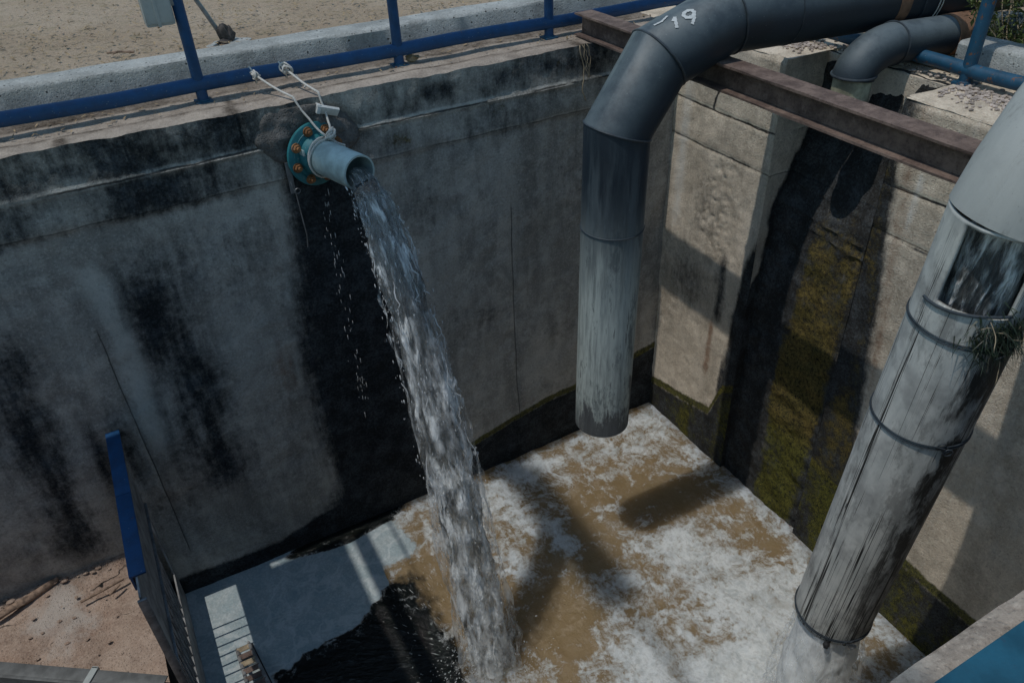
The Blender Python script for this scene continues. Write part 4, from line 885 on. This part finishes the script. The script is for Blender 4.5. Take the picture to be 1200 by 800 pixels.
for zb in (-.33, -.90, -2.55):
    l = (zb-b0.z)/axd.z; mb = MB()
    for dz, rr in ((0,.0042),(.013,.0035)): mb.torus(axd*(l+dz), axd+Vector((.02,.02*dz*30,0)), RP+.004, rr, 64, 6)
    for q in range(5): mb.torus(axd*(l+.01)+tc*(RP+.01)*math.cos(.7)-sd*(RP+.01)*math.sin(.7)+Vector((random.gauss(0,.012),random.gauss(0,.012),random.gauss(0,.01))), (random.random(),random.random(),random.random()), .02, .003, 12, 5)
    mb.build('tie_wire', M['ring'], t)
mb = MB(); c = axd*.02+tc*(RP+.01)*math.cos(.2)-sd*(RP)*math.sin(.2); mb.blob(c+Vector((0,0,-.035)), (.020,.018,.028), 4, .5, 2); mb.tube([c, c+Vector((0,0,-.03))], .004, 6); mb.build('hanging_lump', M['black_rubber'], t)
l = (-.165-b0.z)/axd.z; mb = MB(); pts = [axd*(l+.02*math.sin(a*2)-.0)+(tc*math.cos(a)-sd*math.sin(a))*(RP+.004) for a in np.linspace(-.85,.75,14)]; mb.tube(pts, .007, 8); mb.build('sagging_wire', M['ring'], t)
# water seen in the hole and pouring out below
def rp(q): return b0+axd*(Lp*(1-q))+Vector((0,0,0))
tj = thing('water_jet', 'blurred white water running inside the grey cut pipe and out of its foot', 'water jet', b0); off = -b0
shift(stream(lambda q: b0+axd*(Lp+.10)*(1-q)-axd*.0, lambda q: RP*.66, 60, 48, .14, 5, air=lambda q: .15)).build('inner_stream', M['pipewater'], tj, 180)
def op(q): return b0+axd*.03+Vector((-.02*q, -.04*q, -1.36*q))
shift(stream(op, lambda q: RP*.84+.06*q, 50, 56, .16, 6, air=lambda q: .65)).build('stream_core', M['outflow'], tj, 180)
shift(stream(op, lambda q: RP*.92+.14*q, 50, 56, .25, 7, air=lambda q: .8, thin=lambda q: .22)).build('spray_veil', M['mist'], tj, 180)
mb = MB()
def sp2():
    a = random.uniform(0, 2*PI); rr = abs(random.gauss(0, .30)); return Vector((2.95+rr*math.cos(a), 1.66+rr*math.sin(a), ZW+abs(random.gauss(0, .22))*math.exp(-rr*1.5)))
drops(mb, 1300, sp2, lambda: random.uniform(.0012,.004), lambda p: (p[0]-2.95, p[1]-1.66, random.uniform(-1,1)), (1, 3))
tag(shift(mb).build('splash', M['drop'], tj, 180), kind='stuff')
# grass caught on the hole
mb = MB(); l = (-.24-b0.z)/axd.z
for i in range(360):
    a = random.gauss(.72, .26); ll = l+random.gauss(0, .06); p = axd*ll+(tc*math.cos(a)-sd*math.sin(a))*(RP+.012)
    p = Vector(p)+b0; d0 = ((tc*math.cos(a)-sd*math.sin(a))*random.uniform(.0,.6)+axd*random.gauss(-.5,.6)-sd*random.gauss(.2,.5)).normalized(); pts = []
    n = 5; Lb = random.uniform(.03,.10)
    for q in range(n): pts.append(p+d0*Lb*q/(n-1)+Vector((0,0,-.35*Lb*(q/(n-1))**2)))
    w_ = random.uniform(.0016,.0042); sv = d0.cross(Vector((random.random()-.5,random.random()-.5,1))).normalized()
    vs = []; fs = []
    for q, pt in enumerate(pts):
        ww = w_*(1-q/(n-.5)); vs += [pt-sv*ww, pt+sv*ww]
        if q: fs.append((2*q-2,2*q-1,2*q+1,2*q))
    mb.add(vs, fs)
gc = mb.build('grass_clump', M['grassclump'], smooth=False); tag(gc, 'dark wet grass caught at the lip of the hole in the grey pipe', 'grass')
for i in range(14):
    a = random.gauss(.75, .2); p = Vector(axd*(l+random.gauss(.0,.06))+(tc*math.cos(a)-sd*math.sin(a))*(RP+.02))+b0; pts = [p]
    dd = Vector((random.gauss(.2,.6), random.gauss(-.2,.5), random.gauss(.2,.7))).normalized()
    for q in range(6): dd = (dd+Vector((0,0,-.35))+Vector((random.gauss(0,.15),random.gauss(0,.15),0))).normalized(); pts.append(pts[-1]+dd*.022)
    mb = MB(); mb.tube(pts, .0017, 5); mb.build('straw_stalk', M['strawr'], gc, 180)

# ---------------------------------------------------------------- gate on the left, screen, rails
t = thing('sluice_gate', 'upright dark steel gate with a blue top edge between ledge and water', 'gate', (-.68,5.03,-3.93))
o = Vector(t.location)
def gb(mb, x0, x1, y0, y1, z0, z1, bev=0): return mb.box(x0-o.x, x1-o.x, y0-o.y, y1-o.y, z0-o.z, z1-o.z, bev=bev)
mb = MB(); gb(mb, -.708,-.614,3.62,4.345,-2.045,-2.03,.003); gb(mb, -.708,-.614,4.352,5.05,-2.045,-2.032,.003); gb(mb, -.705,-.692,3.62,5.05,-2.15,-2.046); mb.build('blue_flange', M['blue'], t)
mb = MB(); gb(mb, -.676,-.664,3.46,5.05,-2.76,-2.046); gb(mb, -.676,-.664,4.97,5.05,-3.54,-2.761); gb(mb, -.676,-.664,3.46,5.05,-4.3,-3.541); mb.build('plate', M['darksteel'], t)
mb = MB(); gb(mb, -.663,-.645,3.44,5.03,-2.775,-2.755,.003); gb(mb, -.690,-.640,3.44,3.459,-4.2,-2.06,.003); mb.build('stiffener', M['galv'], t)
for i in range(12):
    yy_ = 4.60-.095*i
    mb = MB(); gb(mb, -.675,-.665,yy_,yy_+.014,-3.54,-2.761); mb.build('screen_bar', M['darksteel'], t)
# short ladder-like rake standing in the water
t = thing('screen_rake', 'dark ladder-like steel rake standing in the foam beside the gate', 'screen', (-.38,4.44,-3.93))
a0, a1 = Vector((-.02,.0,-.06)), Vector((.02,-.92,.34)); c0, c1 = Vector((.07,.02,-.06)), Vector((.17,-.92,.34))
for (p, q) in ((a0,a1),(c0,c1)):
    mb = MB(); mb.tube([p, (p+q)/2, q], .014, 8); mb.build('side_rail', M['darksteel'], t)
for i in range(9):
    f = (i+.5)/9; p = a0.lerp(a1, f); q = c0.lerp(c1, f)
    mb = MB(); Mx = Matrix.Translation((p+q)/2) @ Matrix.Rotation(.4, 4, 'X'); hw = (q-p).length/2; mb.box(-hw,hw,-.020,.020,-.008,.008,Mx,bev=.002); mb.build('rung', M['strawr'] if i in (0,1,3) else M['rust'], t)
mb = MB(); mb.add([c0+Vector((.012,0,0)), c1+Vector((.012,0,0)), c1+Vector((.02,0,-.7)), c0+Vector((.02,0,-.3)), c0+Vector((.024,0,0)), c1+Vector((.024,0,0)), c1+Vector((.032,0,-.7)), c0+Vector((.032,0,-.3))], [(0,1,2,3),(7,6,5,4),(0,4,5,1),(1,5,6,2),(2,6,7,3),(3,7,4,0)]); mb.build('side_plate', M['black_rubber'], t)
# steel channel in the lower left corner
t = thing('steel_channel', 'grey steel channel lying on the pink ledge, in the bottom left corner', 'channel', (-1.35,3.99,-3.17))
ang = math.radians(-34.7)
RM = Matrix.Rotation(ang, 4, 'Z')
mb = MB(); mb.box(-1.0,.62,-.012,.012,-.05,.06,RM,bev=.003); mb.box(-1.0,.62,.012,.10,.045,.057,RM,bev=.003); mb.box(-1.0,.62,-.19,-.178,-.05,.05,RM,bev=.003); mb.box(-1.0,.62,-.178,-.0125,-.045,-.035,RM); mb.build('channel', M['channelgrey'], t)
mb = MB(); mb.box(.08,.125,-.21,.115,.058,.07,RM,bev=.003); mb.box(.08,.125,.10,.112,-.05,.07,RM,bev=.003); mb.build('clip', M['boxgrey'], t)
mb = MB(); q = []
for i in range(9): q.append((-1.86+.055*i*1.0, 4.90+.022*i, -3.215+.006*math.sin(i)))
mb.tube(q, [.02,.026,.028,.026,.028,.027,.026,.024,.015], 10, wob=lambda a, l: .15*math.sin(3*a+l*9)); tag(mb.build('wooden_stick', M['wood'], angle=60), 'weathered broken stick lying on the pink ledge against the wall', 'stick')
mb = MB()
for i in range(60):
    p = (random.uniform(-2.6,-1.0), random.uniform(3.9,5.05), -3.238); s_ = random.uniform(.004,.016)
    mb.blob(p, (s_*1.4, s_, s_*.45), i, .6, 1)
for i in range(40):
    p = (random.uniform(-2.4,-1.0), 5.04+random.gauss(0,.025), -3.225); s_ = random.uniform(.006,.022); mb.blob(p, (s_*1.5, s_, s_*.6), i, .6, 1)
tag(mb.build('rubble', M['ledge'], angle=40), kind='stuff')
mb = MB(); mb.tube([(-1.28,4.74,-3.205),(-1.1,4.77,-3.20),(-.97,4.80,-3.2)], .010, 8); mb.tube([(-1.08,4.70,-3.205),(-1.0,4.76,-3.20)], .009, 8); tag(mb.build('dead_twig', M['wood'], angle=60), 'thin brown twigs on the pink ledge near the gate', 'twig')

# ---------------------------------------------------------------- near blue steel
t = thing('steel_kerb', 'broad blue-painted steel strip on the near wall, bottom right corner', 'steel strip', (1.5,.25,0))
mb = MB(); mb.box(-4,3.3,-.20,.150,.008,.030,bev=.004); mb.build('plate', M['bluesteel'], t)
mb = MB(); 
for i in range(12): mb.tube([(-3.8+.6*i+.25,-.08,.03),(-3.8+.6*i+.25,-.08,.042)], .014, 6)
mb.build('bolt_row', M['bolt'], t)

# ---------------------------------------------------------------- added rack and pole, unseen above the frame, shaped to shade strips of the water
m_ = math.tan(SUN_EL)/math.cos(SUN_AZ); zo = 2.0; dx_ = (zo-ZW)/m_
t = thing('shade_rack', 'grey walkway deck added for shade on a cantilever frame over the left pit end, above the picture', 'shading', (-2.0,4.1,zo))
mb = MB(); mb.box(-.24-dx_+2.0, .70-dx_+2.0, -5.6, .93, 0, .04, bev=.005); mb.build('deck', M['galv'], t)
mb = MB(); mb.tube([(.86-dx_+2.0,-5.6,0),(.86-dx_+2.0,.93,0)], .072, 24); mb.build('shade_bar', M['bpipe'], t)
mb = MB(); mb.tube([(1.15-dx_+2.0,-5.6,0),(1.15-dx_+2.0,.93,0)], .014, 12); mb.build('shade_rod', M['wire'], t)
for yy_ in (-5.2, -5.5):
    mb = MB(); mb.box(-.5, 1.1, yy_-.03, yy_+.03, -.10, -.076, bev=.004); mb.build('cross_beam', M['galv'], t)
    for xx_ in (-.45, .95): mb = MB(); mb.box(xx_-.05, xx_+.05, yy_-.05, yy_+.05, -2.02, -.101, bev=.004); mb.build('leg', M['galv'], t)
zh = 13.0; o_x = 2.53-(zh-ZW)/m_  # added pole and tube, unseen, aimed to shade one band of water
t = thing('shade_mast', 'tall mast with a sleeved arm added high over the pit to shade the water, above the picture', 'occluder', (o_x,-4.0,0))
mb = MB(); mb.tube([(0,0,-.02),(0,0,zh+.3)], .09, 20); mb.build('support_pole', M['galv'], t)
mb = MB(); mb.tube([(0,0,zh),(0,9.05,zh)], .03, 12); mb.build('arm', M['galv'], t)
mb = MB(); mb.tube([(0,7.25,zh),(0,9.04,zh)], .19, 32, inner=.02); mb.build('shade_sleeve', M['bpipe'], t)

# ---------------------------------------------------------------- litter, gravel, shrub
mb = MB()
def flake(mb, p, s_, ar):
    a = random.uniform(0, PI*2); c, s2 = math.cos(a), math.sin(a); tl = random.uniform(-.4,.4)
    q = [(-1,-ar),(1,-ar*.6),(1.1,ar*.6),(-.9,ar)]
    mb.add([(p[0]+s_*(x*c-y*s2), p[1]+s_*(x*s2+y*c), p[2]+s_*tl*x+s_*.25*abs(y)) for x, y in q], [(0,1,2,3)])
for i in range(5200):
    xx_ = random.uniform(-1.6, 5.2); yy_ = 6.03+abs(random.gauss(0, 1.5))
    flake(mb, (xx_, yy_, .185+random.uniform(0,.012)), random.uniform(.006,.024), random.uniform(.08,.5))
for i in range(300): flake(mb, (random.uniform(-1,4.6), random.choice([random.gauss(5.5,.04), random.gauss(5.36,.05)]), .012), random.uniform(.006,.018), random.uniform(.15,.6))
for i in range(700): flake(mb, (random.uniform(5.2,7.2), random.uniform(2.4,5.6), .045), random.uniform(.006,.025), random.uniform(.1,.5))
tag(mb.build('leaf_litter', M['straw'], smooth=False), kind='stuff')
mb = MB()
for i in range(1500):
    yy_ = random.uniform(1.6, 4.5); xx_ = 4.62+random.gauss(0,.10)
    if xx_ < 4.35 or (N0-.05 < yy_ < N1+.05 and xx_ < NX+.1) or xx_ > 4.9: continue
    s_ = random.uniform(.006,.017); mb.blob((xx_, yy_, .004), (s_*random.uniform(.8,1.5), s_, s_*.6), i, .4, 1)
tag(mb.build('gravel', M['gravel'], angle=30), kind='stuff')
mb = MB(); mb.tube([(.13,6.25,.20),(.2,6.20,.21),(.30,6.17,.20)], .008, 6); mb.tube([(.16,6.20,.2),(.23,6.21,.21)], .005, 6); tag(mb.build('dead_twig', M['wood'], angle=60), 'short dark twig on the dirt behind the left kerb', 'twig')
mb = MB(); mb.blob((2.07,5.44,.03), (.05,.03,.025), 2, .8, 2); flake(mb, (2.02,5.43,.05), .04, .5); flake(mb, (2.10,5.40,.04), .035, .5); tag(mb.build('dead_leaves', M['straw'], smooth=False), 'crumpled dead leaves on the wall top by the second blue post', 'leaves')
t = thing('shrub', 'small green weed growing behind the right kerb at the top right corner', 'plant', (5.30,2.97,.02))
mb = MB(); tips = []
for i in range(26):
    a = random.uniform(0, 2*PI); p = Vector((random.gauss(0,.06), random.gauss(0,.10), 0)); dd = Vector((math.cos(a)*.45, math.sin(a)*.45, 1)).normalized(); pts = [p]
    for q in range(7): dd = (dd+Vector((random.gauss(0,.16),random.gauss(0,.16),.0))).normalized(); p = p+dd*random.uniform(.06,.10); pts.append(p.copy()); tips.append((p.copy(), dd.copy()))
    mb.tube(pts, [.005,.0045,.004,.004,.003,.003,.002,.0015], 6)
mb.build('stem', M['strawr'], t, 180)
mb = MB()
for p, dd in tips:
    for q in range(9):
        c = p+Vector((random.gauss(0,.035),random.gauss(0,.035),random.gauss(0,.035))); ax_ = Vector((random.gauss(0,1),random.gauss(0,1),random.gauss(.2,.6))).normalized(); sv = ax_.cross(Vector((random.random(),random.random(),random.random()))).normalized(); l_ = random.uniform(.014,.034); w_ = l_*random.uniform(.25,.4)
        mb.add([c-ax_*l_, c+sv*w_, c+ax_*l_, c-sv*w_+dd*.004], [(0,1,2,3)])
mb.build('foliage', M['leaf'], t, smooth=False)
